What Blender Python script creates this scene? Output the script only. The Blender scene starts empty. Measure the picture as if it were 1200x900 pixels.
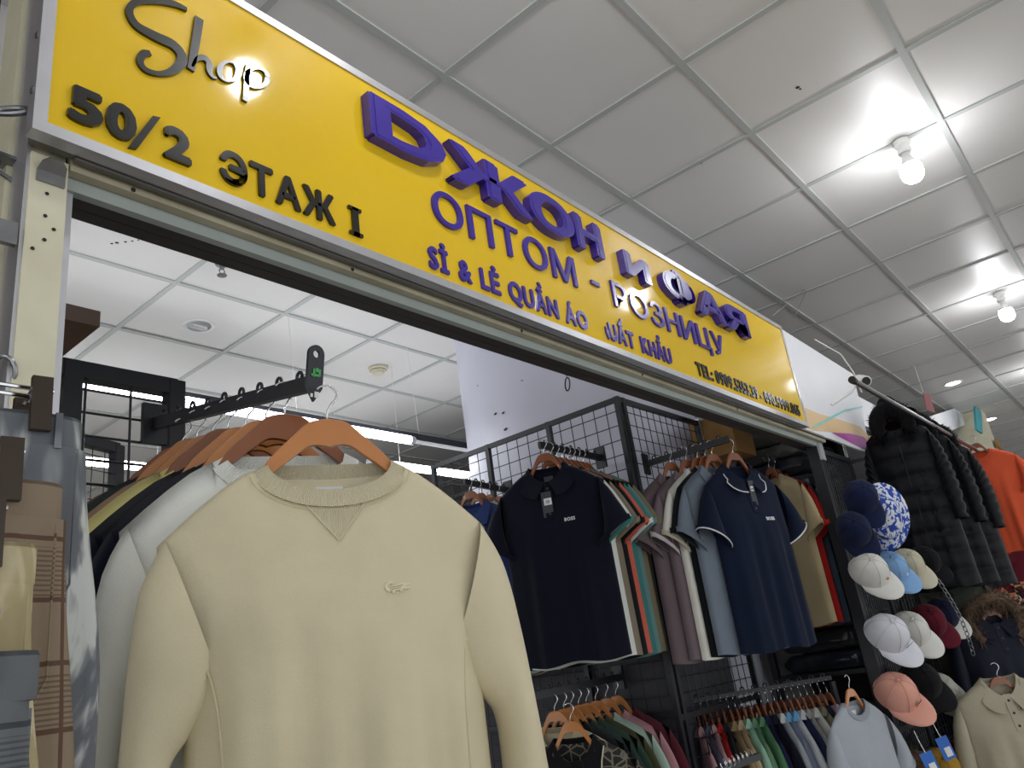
import bpy, bmesh, math, random
from mathutils import Vector, Matrix, noise

# ------------------------------------------------------------------ camera, world, exposure
scene = bpy.context.scene
col = scene.collection
FPX = 919.6
YAW, PITCH, ROLL = .6555, .3479, -.1447
CAM = Vector((0, 0, 1.45))
FW = Vector((math.cos(YAW)*math.cos(PITCH), math.sin(YAW)*math.cos(PITCH), math.sin(PITCH)))
_r = FW.cross(Vector((0, 0, 1))).normalized()
_u = _r.cross(FW)
RT = _r*math.cos(ROLL) + _u*math.sin(ROLL)
UP = -_r*math.sin(ROLL) + _u*math.cos(ROLL)
cd = bpy.data.cameras.new('camera')
cd.sensor_fit = 'HORIZONTAL'; cd.sensor_width = 36; cd.lens = FPX/1200*36
cd.clip_start = .02; cd.clip_end = 100
cam = bpy.data.objects.new('camera', cd); col.objects.link(cam)
cam.matrix_world = Matrix(((RT.x, UP.x, -FW.x, CAM.x), (RT.y, UP.y, -FW.y, CAM.y), (RT.z, UP.z, -FW.z, CAM.z), (0, 0, 0, 1)))
scene.camera = cam
scene.view_settings.view_transform = 'Standard'
scene.view_settings.look = 'None'
scene.view_settings.gamma = 1
scene.view_settings.use_curve_mapping = False
scene.view_settings.exposure = 0.45
BULB_POWER = 85.0
TUBE_POWER = 10.5
AMBIENT = 1.0
w = bpy.data.worlds.new('world'); scene.world = w; w.use_nodes = True
bg = w.node_tree.nodes['Background']
bg.inputs[0].default_value = (.93, .97, 1, 1); bg.inputs[1].default_value = AMBIENT

# ------------------------------------------------------------------ helpers
def ray(u, v): return FW + RT*((u-600)/FPX) + UP*((450-v)/FPX)
def at(u, v, d): return CAM + ray(u, v)*d
def onx(u, v, x): d = ray(u, v); return CAM + d*(x/d.x)
def ony(u, v, y): d = ray(u, v); return CAM + d*(y/d.y)
def onz(u, v, z): d = ray(u, v); return CAM + d*((z-CAM.z)/d.z)
def inview(p, m=60):
    d = Vector(p)-CAM; k = d.dot(FW)
    if k < .05: return False
    u = 600+FPX*d.dot(RT)/k; v = 450-FPX*d.dot(UP)/k
    return -m < u < 1200+m and -m < v < 900+m
def srgb(r, g=None, b=None):
    if g is None: r, g, b = r
    f = lambda c: ((c/255)/12.92 if c/255 <= .04045 else ((c/255+.055)/1.055)**2.4)
    return (f(r), f(g), f(b), 1)
def lerp(a, b, t): return a+(b-a)*t
def sm(t): t = max(0, min(1, t)); return t*t*(3-2*t)

def newmat(name):
    m = bpy.data.materials.new(name); m.use_nodes = True
    nt = m.node_tree; return m, nt, nt.nodes['Principled BSDF']
def plain(name, c, rough=.5, metal=0, spec=.5, noise_amt=0, noise_scale=8, bump=0, bump_scale=60, coat=0, c2=None):
    m, nt, b = newmat(name)
    b.inputs['Base Color'].default_value = c
    b.inputs['Roughness'].default_value = rough; b.inputs['Metallic'].default_value = metal
    b.inputs['Specular IOR Level'].default_value = spec; b.inputs['Coat Weight'].default_value = coat
    tc = nt.nodes.new('ShaderNodeTexCoord')
    if noise_amt:
        n = nt.nodes.new('ShaderNodeTexNoise'); n.inputs['Scale'].default_value = noise_scale; n.inputs['Detail'].default_value = 6
        nt.links.new(tc.outputs['Object'], n.inputs['Vector'])
        r = nt.nodes.new('ShaderNodeMapRange'); r.inputs[1].default_value = .35; r.inputs[2].default_value = .7
        r.inputs[3].default_value = 0; r.inputs[4].default_value = noise_amt
        nt.links.new(n.outputs[0], r.inputs[0])
        mx = nt.nodes.new('ShaderNodeMix'); mx.data_type = 'RGBA'
        mx.inputs[6].default_value = c; mx.inputs[7].default_value = c2 or tuple(x*.45 for x in c[:3])+(1,)
        nt.links.new(r.outputs[0], mx.inputs[0]); nt.links.new(mx.outputs[2], b.inputs['Base Color'])
    if bump:
        n = nt.nodes.new('ShaderNodeTexNoise'); n.inputs['Scale'].default_value = bump_scale; n.inputs['Detail'].default_value = 4
        nt.links.new(tc.outputs['Object'], n.inputs['Vector'])
        bp = nt.nodes.new('ShaderNodeBump'); bp.inputs['Strength'].default_value = bump; bp.inputs['Distance'].default_value = .002
        nt.links.new(n.outputs[0], bp.inputs['Height']); nt.links.new(bp.outputs[0], b.inputs['Normal'])
    return m
def fabric(name, weave=420, bump=.25, rough=.92, sheen=.06):
    """cloth whose hue comes from the object's own colour"""
    m, nt, b = newmat(name)
    oi = nt.nodes.new('ShaderNodeObjectInfo'); tc = nt.nodes.new('ShaderNodeTexCoord')
    n = nt.nodes.new('ShaderNodeTexNoise'); n.inputs['Scale'].default_value = 9; n.inputs['Detail'].default_value = 5
    nt.links.new(tc.outputs['Object'], n.inputs['Vector'])
    r = nt.nodes.new('ShaderNodeMapRange'); r.inputs[3].default_value = .86; r.inputs[4].default_value = 1.1
    nt.links.new(n.outputs[0], r.inputs[0])
    mx = nt.nodes.new('ShaderNodeVectorMath'); mx.operation = 'SCALE'
    nt.links.new(oi.outputs['Color'], mx.inputs[0]); nt.links.new(r.outputs[0], mx.inputs['Scale'])
    nt.links.new(mx.outputs[0], b.inputs['Base Color'])
    b.inputs['Roughness'].default_value = rough; b.inputs['Specular IOR Level'].default_value = .15
    b.inputs['Sheen Weight'].default_value = sheen; b.inputs['Sheen Roughness'].default_value = .5
    n2 = nt.nodes.new('ShaderNodeTexNoise'); n2.inputs['Scale'].default_value = weave; n2.inputs['Detail'].default_value = 2
    nt.links.new(tc.outputs['Object'], n2.inputs['Vector'])
    n3 = nt.nodes.new('ShaderNodeTexNoise'); n3.inputs['Scale'].default_value = 14; n3.inputs['Detail'].default_value = 3
    nt.links.new(tc.outputs['Object'], n3.inputs['Vector'])
    ad = nt.nodes.new('ShaderNodeMath'); ad.operation = 'MULTIPLY_ADD'; ad.inputs[1].default_value = 5
    nt.links.new(n3.outputs[0], ad.inputs[0]); nt.links.new(n2.outputs[0], ad.inputs[2])
    bp = nt.nodes.new('ShaderNodeBump'); bp.inputs['Strength'].default_value = bump; bp.inputs['Distance'].default_value = .0015
    nt.links.new(ad.outputs[0], bp.inputs['Height']); nt.links.new(bp.outputs[0], b.inputs['Normal'])
    return m
def ribbed(name):
    m, nt, b = newmat(name)
    oi = nt.nodes.new('ShaderNodeObjectInfo'); uv = nt.nodes.new('ShaderNodeUVMap')
    wv = nt.nodes.new('ShaderNodeTexWave'); wv.inputs['Scale'].default_value = 1.0; wv.bands_direction = 'X'
    nt.links.new(uv.outputs[0], wv.inputs['Vector'])
    nt.links.new(oi.outputs['Color'], b.inputs['Base Color'])
    b.inputs['Roughness'].default_value = .92; b.inputs['Specular IOR Level'].default_value = .15
    b.inputs['Sheen Weight'].default_value = .05
    bp = nt.nodes.new('ShaderNodeBump'); bp.inputs['Strength'].default_value = .8; bp.inputs['Distance'].default_value = .002
    nt.links.new(wv.outputs['Fac'], bp.inputs['Height']); nt.links.new(bp.outputs[0], b.inputs['Normal'])
    return m
def emit(name, c, s):
    m, nt, b = newmat(name)
    b.inputs['Base Color'].default_value = (.8, .8, .8, 1)
    b.inputs['Emission Color'].default_value = c; b.inputs['Emission Strength'].default_value = s
    return m

class MB:
    """collects shapes for ONE mesh object"""
    def __init__(s): s.v = []; s.f = []; s.uv = None
    def add(s, vs, fs):
        o = len(s.v); s.v += [tuple(v) for v in vs]; s.f += [tuple(i+o for i in f) for f in fs]; return s
    def box(s, c, d, m=None):
        vs = [Vector((c[0]+x*d[0]/2, c[1]+y*d[1]/2, c[2]+z*d[2]/2)) for x in (-1, 1) for y in (-1, 1) for z in (-1, 1)]
        if m: vs = [m @ v for v in vs]
        return s.add(vs, [(0, 1, 3, 2), (4, 6, 7, 5), (0, 4, 5, 1), (2, 3, 7, 6), (0, 2, 6, 4), (1, 5, 7, 3)])
    def span(s, a, b): return s.box([(a[i]+b[i])/2 for i in range(3)], [abs(b[i]-a[i]) for i in range(3)])
    def bar(s, a, b, w, h, upv=(0, 0, 1)):
        a, b = Vector(a), Vector(b); d = (b-a).normalized(); u = Vector(upv)
        if abs(d.dot(u)) > .98: u = Vector((0, 1, 0))
        x = d.cross(u).normalized(); y = x.cross(d)
        vs = [p + x*(i*w/2) + y*(j*h/2) for p in (a, b) for i, j in ((-1, -1), (1, -1), (1, 1), (-1, 1))]
        return s.add(vs, [(0, 3, 2, 1), (4, 5, 6, 7), (0, 1, 5, 4), (1, 2, 6, 5), (2, 3, 7, 6), (3, 0, 4, 7)])
    def tube(s, pts, r, n=8, closed=False):
        pts = [Vector(p) for p in pts]; k = len(pts); vs = []; fs = []
        rs = r if isinstance(r, (list, tuple)) else [r]*k
        up = Vector((.137, .231, .963)); px = None
        for i, p in enumerate(pts):
            a = pts[(i-1) % k] if closed or i > 0 else p; b = pts[(i+1) % k] if closed or i < k-1 else p
            d = (b-a).normalized()
            if px is None: px = d.cross(up).normalized()
            px = (px - d*px.dot(d)).normalized(); py = d.cross(px)
            vs += [p + (px*math.cos(t*2*math.pi/n) + py*math.sin(t*2*math.pi/n))*rs[i] for t in range(n)]
        for i in range(k if closed else k-1):
            j = (i+1) % k
            fs += [(i*n+t, i*n+(t+1) % n, j*n+(t+1) % n, j*n+t) for t in range(n)]
        if not closed: fs += [tuple(range(n))[::-1], tuple((k-1)*n+t for t in range(n))]
        return s.add(vs, fs)
    def lathe(s, prof, n=24, m=None):
        vs = []; fs = []
        for r, z in prof: vs += [Vector((r*math.cos(t*2*math.pi/n), r*math.sin(t*2*math.pi/n), z)) for t in range(n)]
        for i in range(len(prof)-1): fs += [(i*n+t, i*n+(t+1) % n, (i+1)*n+(t+1) % n, (i+1)*n+t) for t in range(n)]
        if prof[0][0] > 1e-5: fs.append(tuple(range(n))[::-1])
        if prof[-1][0] > 1e-5: fs.append(tuple((len(prof)-1)*n+t for t in range(n)))
        if m: vs = [m @ v for v in vs]
        return s.add(vs, fs)
    def prism(s, poly, d, m=None):
        """outline in local x,z ; depth d along -y from y=0"""
        n = len(poly); vs = [Vector((x, 0, z)) for x, z in poly]+[Vector((x, -d, z)) for x, z in poly]
        fs = [tuple(range(n)), tuple(range(n, 2*n))[::-1]]+[(i, i+n, (i+1) % n+n, (i+1) % n) for i in range(n)]
        if m: vs = [m @ v for v in vs]
        return s.add(vs, fs)
    def rings(s, rg, cap=True, closed=True):
        n = len(rg[0]); vs = [p for r in rg for p in r]; fs = []
        for i in range(len(rg)-1):
            for t in range(n if closed else n-1): fs.append((i*n+t, i*n+(t+1) % n, (i+1)*n+(t+1) % n, (i+1)*n+t))
        if cap: fs += [tuple(range(n))[::-1], tuple((len(rg)-1)*n+t for t in range(n))]
        return s.add(vs, fs)
    def mesh(s, name, mat, smooth=True, angle=None):
        me = bpy.data.meshes.new(name); me.from_pydata(s.v, [], s.f); me.materials.append(mat)
        bm = bmesh.new(); bm.from_mesh(me); bmesh.ops.recalc_face_normals(bm, faces=bm.faces); bm.to_mesh(me); bm.free()
        if smooth: me.shade_smooth()
        if smooth and angle: me.set_sharp_from_angle(angle=math.radians(angle))
        me.update(); return me
    def build(s, name, mat, parent=None, smooth=False, angle=35, color=None):
        return link(name, s.mesh(name, mat, smooth, angle), parent, color)
def link(name, me, parent=None, color=None, loc=None, rot=None):
    o = bpy.data.objects.new(name, me); col.objects.link(o)
    if parent: o.parent = parent
    if color: o.color = color
    if loc is not None: o.location = loc
    if rot is not None: o.rotation_euler = rot
    return o
def tag(o, label, cat, group=None, kind=None):
    o['label'] = label
    if cat: o['category'] = cat
    if group: o['group'] = group
    if kind: o['kind'] = kind
    return o
def struct(o, label=None, cat=None):
    o['kind'] = 'structure'
    if label: o['label'] = label
    if cat: o['category'] = cat
    return o
def thing(name, label, cat, loc=(0, 0, 0), rz=0, group=None):
    o = bpy.data.objects.new(name, None); col.objects.link(o); o.empty_display_size = .05
    o.location = loc; o.rotation_euler = (0, 0, rz)
    return tag(o, label, cat, group)

# ------------------------------------------------------------------ materials
M = {}
M['tile'] = plain('ceiling_tile', srgb(226, 224, 222), .45, noise_amt=.12, noise_scale=3, bump=.25, bump_scale=35, c2=srgb(200, 197, 192))
M['runner'] = plain('ceiling_runner', srgb(184, 187, 185), .45)
M['yellow'] = plain('sign_yellow', srgb(234, 193, 28), .07, noise_amt=.25, noise_scale=5, c2=srgb(226, 184, 26), coat=0)
M['blue'] = plain('letter_blue', srgb(58, 38, 150), .25, coat=.3)
M['black'] = plain('letter_black', srgb(22, 21, 22), .25, coat=.3)
M['alu'] = plain('aluminium', srgb(205, 205, 210), .38, .75, noise_amt=.2, noise_scale=20, c2=srgb(165, 165, 170))
M['alu_dark'] = plain('aluminium_dull', srgb(120, 118, 112), .5, .4, noise_amt=.3, noise_scale=12)
M['cream'] = plain('cream_paint', srgb(215, 210, 185), .45, noise_amt=.35, noise_scale=14, c2=srgb(188, 178, 148))
M['creamdirty'] = plain('cream_paint_worn', srgb(188, 180, 156), .5, noise_amt=.5, noise_scale=9, c2=srgb(140, 128, 104))
M['greybar'] = plain('grey_green_bar', srgb(170, 178, 174), .4, .1, noise_amt=.2, noise_scale=8)
M['darkslot'] = plain('dark_slot', srgb(64, 60, 60), .6)
M['steel'] = plain('steel', srgb(150, 152, 155), .3, .9, noise_amt=.3, noise_scale=30)
M['chrome'] = plain('chrome', srgb(210, 210, 212), .12, 1)
M['blackmetal'] = plain('black_metal', srgb(30, 30, 36), .38, .2, noise_amt=.2, noise_scale=20, c2=srgb(52, 52, 58))
M['blackplastic'] = plain('black_plastic', srgb(20, 20, 22), .35)
M['wood'] = plain('hanger_wood', srgb(196, 128, 70), .35, noise_amt=.45, noise_scale=6, c2=srgb(160, 92, 46), coat=.25)
M['woodred'] = plain('hanger_wood_red', srgb(140, 80, 44), .35, noise_amt=.4, noise_scale=8, c2=srgb(104, 56, 30), coat=.25)
M['darkwood'] = plain('dark_brown_wood', srgb(58, 34, 24), .5, noise_amt=.5, noise_scale=5)
M['white'] = plain('white_plastic', srgb(235, 235, 232), .35)
M['whitepaint'] = plain('white_paint', srgb(228, 228, 232), .5, noise_amt=.2, noise_scale=4, c2=srgb(208, 208, 216))
M['column'] = plain('column_paint', srgb(205, 205, 220), .42, noise_amt=.2, noise_scale=3, c2=srgb(182, 182, 198))
M['floor'] = plain('floor_terrazzo', srgb(190, 184, 174), .35, noise_amt=.3, noise_scale=40)
M['wall'] = plain('wall_paint', srgb(198, 196, 190), .7, noise_amt=.2, noise_scale=4)
M['darkwall'] = plain('dark_cloth_wall', srgb(34, 32, 34), .9, noise_amt=.4, noise_scale=6)
M['fabric'] = fabric('cotton_cloth')
M['fleece'] = fabric('sweatshirt_fleece', 500, .35)
M['nylon'] = fabric('nylon_shell', 90, .5, .55, .05)
M['rib'] = ribbed('rib_knit')
M['bulb'] = emit('bulb_glow', (.96, .97, 1, 1), BULB_POWER)
M['tube'] = emit('tube_glow', (.93, .96, 1, 1), TUBE_POWER)
M['downlight'] = emit('downlight_glow', (1, .96, .9, 1), 18)
M['tagblack'] = plain('tag_card_black', srgb(52, 54, 62), .5)
M['tagwhite'] = plain('tag_card_white', srgb(228, 228, 228), .6)
M['tagblue'] = plain('tag_card_blue', srgb(24, 100, 190), .4)
M['thread'] = plain('white_thread', srgb(225, 225, 228), .7)
M['green'] = plain('green_sticker', srgb(70, 160, 90), .5)
M['cardboard'] = plain('cardboard', srgb(150, 112, 62), .8, noise_amt=.3, noise_scale=10)
M['clip'] = plain('clip_metal', srgb(66, 56, 48), .35, .6)
M['mark'] = plain('black_marks', srgb(28, 26, 26), .7)

# ------------------------------------------------------------------ ceiling (one grid over corridor and shop)
ZC = 3.38
GX, GY, G = 1.664, 1.3805, .6
ceil = MB()
ceil.span((-6, -5, ZC+.03), (20, 12, ZC+.1))
ceiling = struct(ceil.build('ceiling', M['whitepaint']))
tm = MB()
h = G/2-.004
tm.rings([[(-h, -h, .03), (h, -h, .03), (h, h, .03), (-h, h, .03)], [(-h, -h, .006), (h, -h, .006), (h, h, .006), (-h, h, .006)]])
tile_me = tm.mesh('ceiling_tile', M['tile'], False)
rest = MB()
rnd = random.Random(3)
ntile = 0
for i in range(-11, 26):
    for j in range(-9, 14):
        x, y = GX+(i+.5)*G, GY+(j+.5)*G
        near = (x*x+y*y) < 11.5**2
        if near and any(inview((x+a*h, y+b*h, ZC), 20) for a in (-1, 0, 1) for b in (-1, 0, 1)) and ntile < 300:
            o = link('ceiling_tile', tile_me, ceiling, loc=(x, y, ZC+rnd.uniform(-.0015, .002)), rot=(rnd.uniform(-.003, .003), rnd.uniform(-.003, .003), 0))
            ntile += 1
        elif x < 15 and -4 < y < 9:
            rest.box((x, y, ZC+.018), (2*h, 2*h, .024))
r = rest.build('far_ceiling_tiles', M['tile'], ceiling); r['kind'] = 'stuff'
for j in range(-8, 13):
    y = GY+j*G
    MB().span((-5, y-.013, ZC-.002), (15, y+.013, ZC+.006)).build('ceiling_runner', M['runner'], ceiling)
for i in range(-10, 22):
    x = GX+i*G
    MB().span((x-.012, -4, ZC-.001), (x+.012, 9, ZC+.006)).build('ceiling_cross_runner', M['runner'], ceiling)
struct(MB().span((-6, -5, -.1), (20, 12, 0)).build('floor', M['floor']))
struct(MB().span((-3, 8.2, 0), (16, 8.3, ZC)).build('wall_back', M['wall']))

# ------------------------------------------------------------------ sign board
K = 1.05/1.3
SY = 1.05
def S(x, z, y=0): return Vector((x*K, SY+y, CAM.z+(z-CAM.z)*K))
sx0, sx1, sz0, sz1 = .411, 4.262, 2.468, 3.072
sign = thing('shop_sign', 'long yellow shop sign board with blue and black Cyrillic lettering above the stall', 'sign', S((sx0+sx1)/2, sz0))
O = Vector(sign.location)
def sp(x, z, y=0): return S(x, z, y)-O
def sbox(name, x0, x1, z0, z1, y0, y1, mat, parent=sign):
    return MB().span(sp(x0, z0, y0), sp(x1, z1, y1)).build(name, mat, parent)
panel = sbox('panel', sx0+.02, sx1-.02, sz0+.02, sz1-.02, .004, .022, M['yellow'])
FWD = .024
def mitre(name, a, b, c, d):
    m = MB(); ps = [sp(*q) for q in (a, b, c, d)]
    m.rings([[p+Vector((0, y, 0)) for p in ps] for y in (0, .026)]); return m.build(name, M['alu'], sign)
mitre('frame_rail', (sx0, sz0), (sx1, sz0), (sx1-FWD, sz0+FWD), (sx0+FWD, sz0+FWD))
mitre('frame_rail', (sx0, sz1), (sx0+FWD, sz1-FWD), (sx1-FWD, sz1-FWD), (sx1, sz1))
mitre('frame_stile', (sx0, sz0), (sx0+FWD, sz0+FWD), (sx0+FWD, sz1-FWD), (sx0, sz1))
mitre('frame_stile', (sx1, sz0), (sx1, sz1), (sx1-FWD, sz1-FWD), (sx1-FWD, sz0+FWD))
for z in (2.56, 2.69, 2.9):
    MB().lathe([(.006, 0), (.006, .002), (.0, .004)], 10, Matrix.Translation(sp(sx0, z, .012)) @ Matrix.Rotation(-math.pi/2, 4, 'Y')).build('screw', M['steel'], sign)

DG = bpy.context.evaluated_depsgraph_get
_font = {}
def glyph(ch, offset=0.0):
    """solid outline of one character in the built-in font, emboldened by overlaid shifted copies: verts, faces, bbox"""
    k = (ch, offset)
    if k in _font: return _font[k]
    cu = bpy.data.curves.new('g', 'FONT'); cu.body = ch; cu.size = 1; cu.extrude = .5; cu.resolution_u = 3
    o = bpy.data.objects.new('g', cu); col.objects.link(o)
    me = bpy.data.meshes.new_from_object(o.evaluated_get(DG()))
    v0 = [tuple(v.co) for v in me.vertices]; f0 = [tuple(p.vertices) for p in me.polygons]
    bpy.data.objects.remove(o); bpy.data.curves.remove(cu); bpy.data.meshes.remove(me)
    vs, fs = [], []
    sh = [(0, 0)] if offset <= 0 else [(math.cos(q*math.pi/4+.39), math.sin(q*math.pi/4+.39)) for q in range(8)]+[(0, 0)]
    for c_, (dx, dy) in enumerate(sh[::-1]):
        n = len(vs); vs += [(x+dx*offset, y+dy*offset, z-c_*.016 if z > 0 else z) for x, y, z in v0]; fs += [tuple(i+n for i in f) for f in f0]
    xs = [v[0] for v in vs]; ys = [v[1] for v in vs]
    _font[k] = (vs, fs, min(xs), max(xs), min(ys), max(ys)); return _font[k]
CAP = None
def letters(text, x0, x1, z0, zt, depth, mat, offset=.0, gap=.1, space=.35, caps='H'):
    """one mesh per character, laid out between x0..x1 on the sign plane; z0 baseline, zt cap height"""
    g = glyph(caps, offset); ch0, ch1 = g[4], g[5]
    sc = (zt-z0)/(ch1-ch0)
    pos = []; x = 0
    for c in text:
        if c == ' ': x += space; continue
        q = glyph(c, offset); pos.append((c, x-q[2])); x += q[3]-q[2]+gap
    tot = x-gap; fx = (x1-x0)/tot
    out = []
    for c, px in pos:
        q = glyph(c, offset); m = MB()
        vs = []
        for v in q[0]:
            p = sp(x0+(v[0]+px)*fx, z0+(v[1]-ch0)*sc); p.y += .004-depth*(v[2]+.5); vs.append(p)
        m.add(vs, q[1]); o = m.build('letter', mat, sign); out.append(o)
    return out
def letterbox(ch, x0, x1, z0, z1, depth, mat, offset=.0):
    q = glyph(ch, offset); m = MB(); vs = []
    for v in q[0]:
        p = sp(lerp(x0, x1, (v[0]-q[2])/(q[3]-q[2])), lerp(z0, z1, (v[1]-q[4])/(q[5]-q[4])))
        p.y += .004-depth*(v[2]+.5); vs.append(p)
    m.add(vs, q[1]); return m.build('letter', mat, sign)
def sgx(u, v): return ony(u, v, 1.3).x
BO = .036
letterbox('5', .466, sgx(120, 146), 2.518, 2.6, .008, M['black'], .05)
letterbox('0', sgx(123, 146), sgx(159, 160), 2.518, 2.602, .008, M['black'], .05)
letterbox('2', sgx(191, 186), .709, 2.52, 2.602, .008, M['black'], .05)
m = MB(); m.rings([[sp(ony(u, v, 1.3).x, ony(u, v, 1.3).z, y) for u, v in ((150, 173), (160, 175), (187, 139), (178, 137))] for y in (-.004, .004)]); m.build('letter', M['black'], sign)
letters('ЭТАЖ', .776, 1.083, 2.52, 2.6, .006, M['black'], BO, .07)
m = MB()
for a, b, c, d in ((1.127, 1.168, 2.518, 2.527), (1.127, 1.168, 2.591, 2.6), (1.138, 1.157, 2.518, 2.6)):
    m.span(sp(a, c, .004), sp(b, d, -.002))
m.build('letter', M['black'], sign)
D1 = .026
letterbox('D', 1.206, 1.50, 2.842, 2.992, D1, M['blue'], .05)
letterbox('Ж', 1.515, 1.905, 2.84, 2.99, D1, M['blue'], .045)
letterbox('О', 1.90, 2.155, 2.838, 2.992, D1, M['blue'], .05)
letterbox('Н', 2.165, 2.34, 2.84, 2.99, D1, M['blue'], .05)
letterbox('И', 2.489, 2.685, 2.836, 2.945, D1, M['blue'], .05)
letterbox('Ф', 2.80, 3.085, 2.826, 2.992, D1, M['blue'], .05)
letterbox('А', 3.112, 3.39, 2.836, 2.982, D1, M['blue'], .05)
letterbox('Я', 3.39, 3.66, 2.836, 2.982, D1, M['blue'], .05)
letters('ОПТОМ', 1.44, 2.147, 2.675, 2.785, .008, M['blue'], .012, .12)
sbox('letter', 2.244, 2.297, 2.722, 2.738, -.004, .004, M['blue'])
letters('РОЗНИЦУ', 2.385, 3.335, 2.671, 2.775, .008, M['blue'], .012, .12)
letters('SỈ & LẺ QUẦN ÁO', 1.402, 2.170, 2.512, 2.583, .006, M['blue'], BO, .1, .42)
letters('UẤT KHẨU', 2.306, 2.765, 2.514, 2.585, .006, M['blue'], BO, .09, .55)
m = MB(); m.prism([(0, 0), (.012, -.012), (.017, -.03), (.008, -.04), (.0, -.02)], .006, Matrix.Translation(sp(2.284, 2.561, .004))).build('letter', M['blue'], sign)
letters('TEL: 0909.5353.39 - 090.9999.065', 2.985, 4.176, 2.515, 2.578, .005, M['black'], BO, .09, .3)
# the word Shop in brush script: strokes of changing width
def stroke(pts, parent_name='letter', cl=False):
    """pts: (u, v, width_px) traced on the board, swept as a flat raised ribbon"""
    n = len(pts); W = []
    for i in range(n-1):
        p0, p1, p2, p3 = pts[max(i-1, 0)], pts[i], pts[i+1], pts[min(i+2, n-1)]
        for k in range(6):
            t = k/6; W.append(tuple(.5*(2*p1[a]+(p2[a]-p0[a])*t+(2*p0[a]-5*p1[a]+4*p2[a]-p3[a])*t*t+(3*p1[a]-p0[a]-3*p2[a]+p3[a])*t**3) for a in range(3)))
    W.append(pts[-1])
    m = MB(); rg = []
    Q = []
    for u, v, wd in W:
        p = ony(u, v, 1.3); Q.append((Vector((p.x, p.z)), wd*.0021))
    for i, (p, wd) in enumerate(Q):
        d = (Q[min(i+1, len(Q)-1)][0]-Q[max(i-1, 0)][0]).normalized(); nn = Vector((-d.y, d.x))*wd/2
        a, b = p+nn, p-nn
        r4 = []
        for q, y in ((a, .004), (b, .004), (b, -.002), (a, -.002)):
            r4.append(sp(q.x, q.y, y))
        rg.append(r4)
    m.rings(rg); return m
def sc3(L): return [(x/3, y/3, wd/3) for x, y, wd in L]
stroke(sc3([(656, 34, 14), (610, 14, 22), (545, 3, 22), (480, 8, 20), (454, 38, 22), (478, 88, 28), (545, 128, 34), (610, 160, 36), (640, 205, 34), (615, 245, 26), (565, 260, 16), (515, 248, 18), (492, 218, 20), (503, 190, 22), (528, 188, 16)])).build('letter', M['black'], sign)
m = stroke(sc3([(700, 64, 28), (690, 130, 28), (680, 190, 26), (670, 246, 24)]))
m2 = stroke(sc3([(674, 236, 8), (690, 210, 14), (716, 204, 22), (735, 225, 24), (735, 250, 20), (745, 270, 12), (760, 276, 6)]))
m.add(m2.v, m2.f).build('letter', M['black'], sign)
def oval(cx, cy, rx, ry, w0, w1, ang=0):
    P = []
    for k in range(13):
        t = k*2*math.pi/12+ang; P.append((cx+rx*math.cos(t), cy+ry*math.sin(t), lerp(w0, w1, .5-.5*math.cos(2*t))))
    return sc3(P)
stroke(oval(803, 252, 33, 34, 20, 8)).build('letter', M['black'], sign)
m = stroke(sc3([(872, 230, 18), (866, 290, 20), (860, 356, 18)])); m2 = stroke(oval(902, 275, 38, 34, 22, 8)); m.add(m2.v, m2.f).build('letter', M['black'], sign)

# ------------------------------------------------------------------ stall front: header, posts
XL, XR = sx0*K, 3.78
hd = thing('shutter_header', 'cream and grey metal roller shutter header rail under the yellow sign', 'header rail', ((XL+XR)/2, 1.1, 2.24))
HO = Vector(hd.location)
def hb(name, y0, y1, z0, z1, mat, x0=.404, x1=XR):
    return MB().span(Vector((x0, y0, z0))-HO, Vector((x1, y1, z1))-HO).build(name, mat, hd)
def zz(z): return CAM.z+(z-CAM.z)*K
hb('backing_board', SY+.027, SY+.044, 2.276, zz(3.05), M['alu_dark'], XL+.01, sx1*K-.005)
hb('cable_strip', SY+.03, SY+.04, 2.268, 2.274, M['alu_dark'])
hb('channel', 1.098, 1.116, 2.259, 2.292, M['creamdirty'])
hb('channel_lip', 1.094, 1.098, 2.278, 2.283, M['cream'])
hb('cover_plate', 1.118, 1.134, 2.237, 2.3, M['greybar'])
hb('slot_bar', 1.136, 1.166, 2.241, 2.3, M['darkslot'])
hb('slot_bar', 1.170, 1.2, 2.243, 2.3, M['darkslot'])
hb('slot_tray', 1.136, 1.2, 2.3, 2.31, M['darkslot'])
for x in (.5, .95, 1.5, 2.1, 2.8):
    MB().lathe([(.004, 0), (.004, .002), (0, .003)], 8, Matrix.Translation(Vector((x, 1.098, 2.264))-HO) @ Matrix.Rotation(math.pi/2, 4, 'X')).build('screw', M['mark'], hd)
lp = thing('door_post', 'cream painted metal door post with drilled holes left of the opening', 'post', (XL+.04, 1.13, 0))
LO = Vector(lp.location)
def lb(name, a, b, mat, parent=lp): return MB().span(Vector(a)-LO, Vector(b)-LO).build(name, mat, parent)
PX0, PX1 = .35, .402
lb('front_plate', (PX0, 1.1, 0), (PX1, 1.108, 2.27), M['cream'])
lb('side_plate', (PX0-.005, 1.104, 0), (PX0, 1.16, 3.3), M['alu'])
lb('core', (PX0, 1.108, 0), (PX1-.002, 1.24, 3.3), M['creamdirty'])
lb('rear_plate', (PX0-.012, 1.165, 0), (PX0, 1.24, 3.3), M['cream'])
lb('jamb_channel', (PX1, 1.125, 0), (PX1+.018, 1.2, 2.238), M['alu'])
brk = lb('bracket_plate', (.358, 1.095, 2.222), (.397, 1.1, 2.243), M['steel'])
bt = MB(); bt.prism([(-.0195, 0), (.0195, 0), (.017, .014), (.009, .022), (-.009, .022), (-.017, .014)], .003, Matrix.Translation(Vector((.3775, 1.097, 2.242))-LO) @ Matrix.Rotation(math.radians(50), 4, 'X')); bt.build('bracket_ear', M['steel'], brk)
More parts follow.
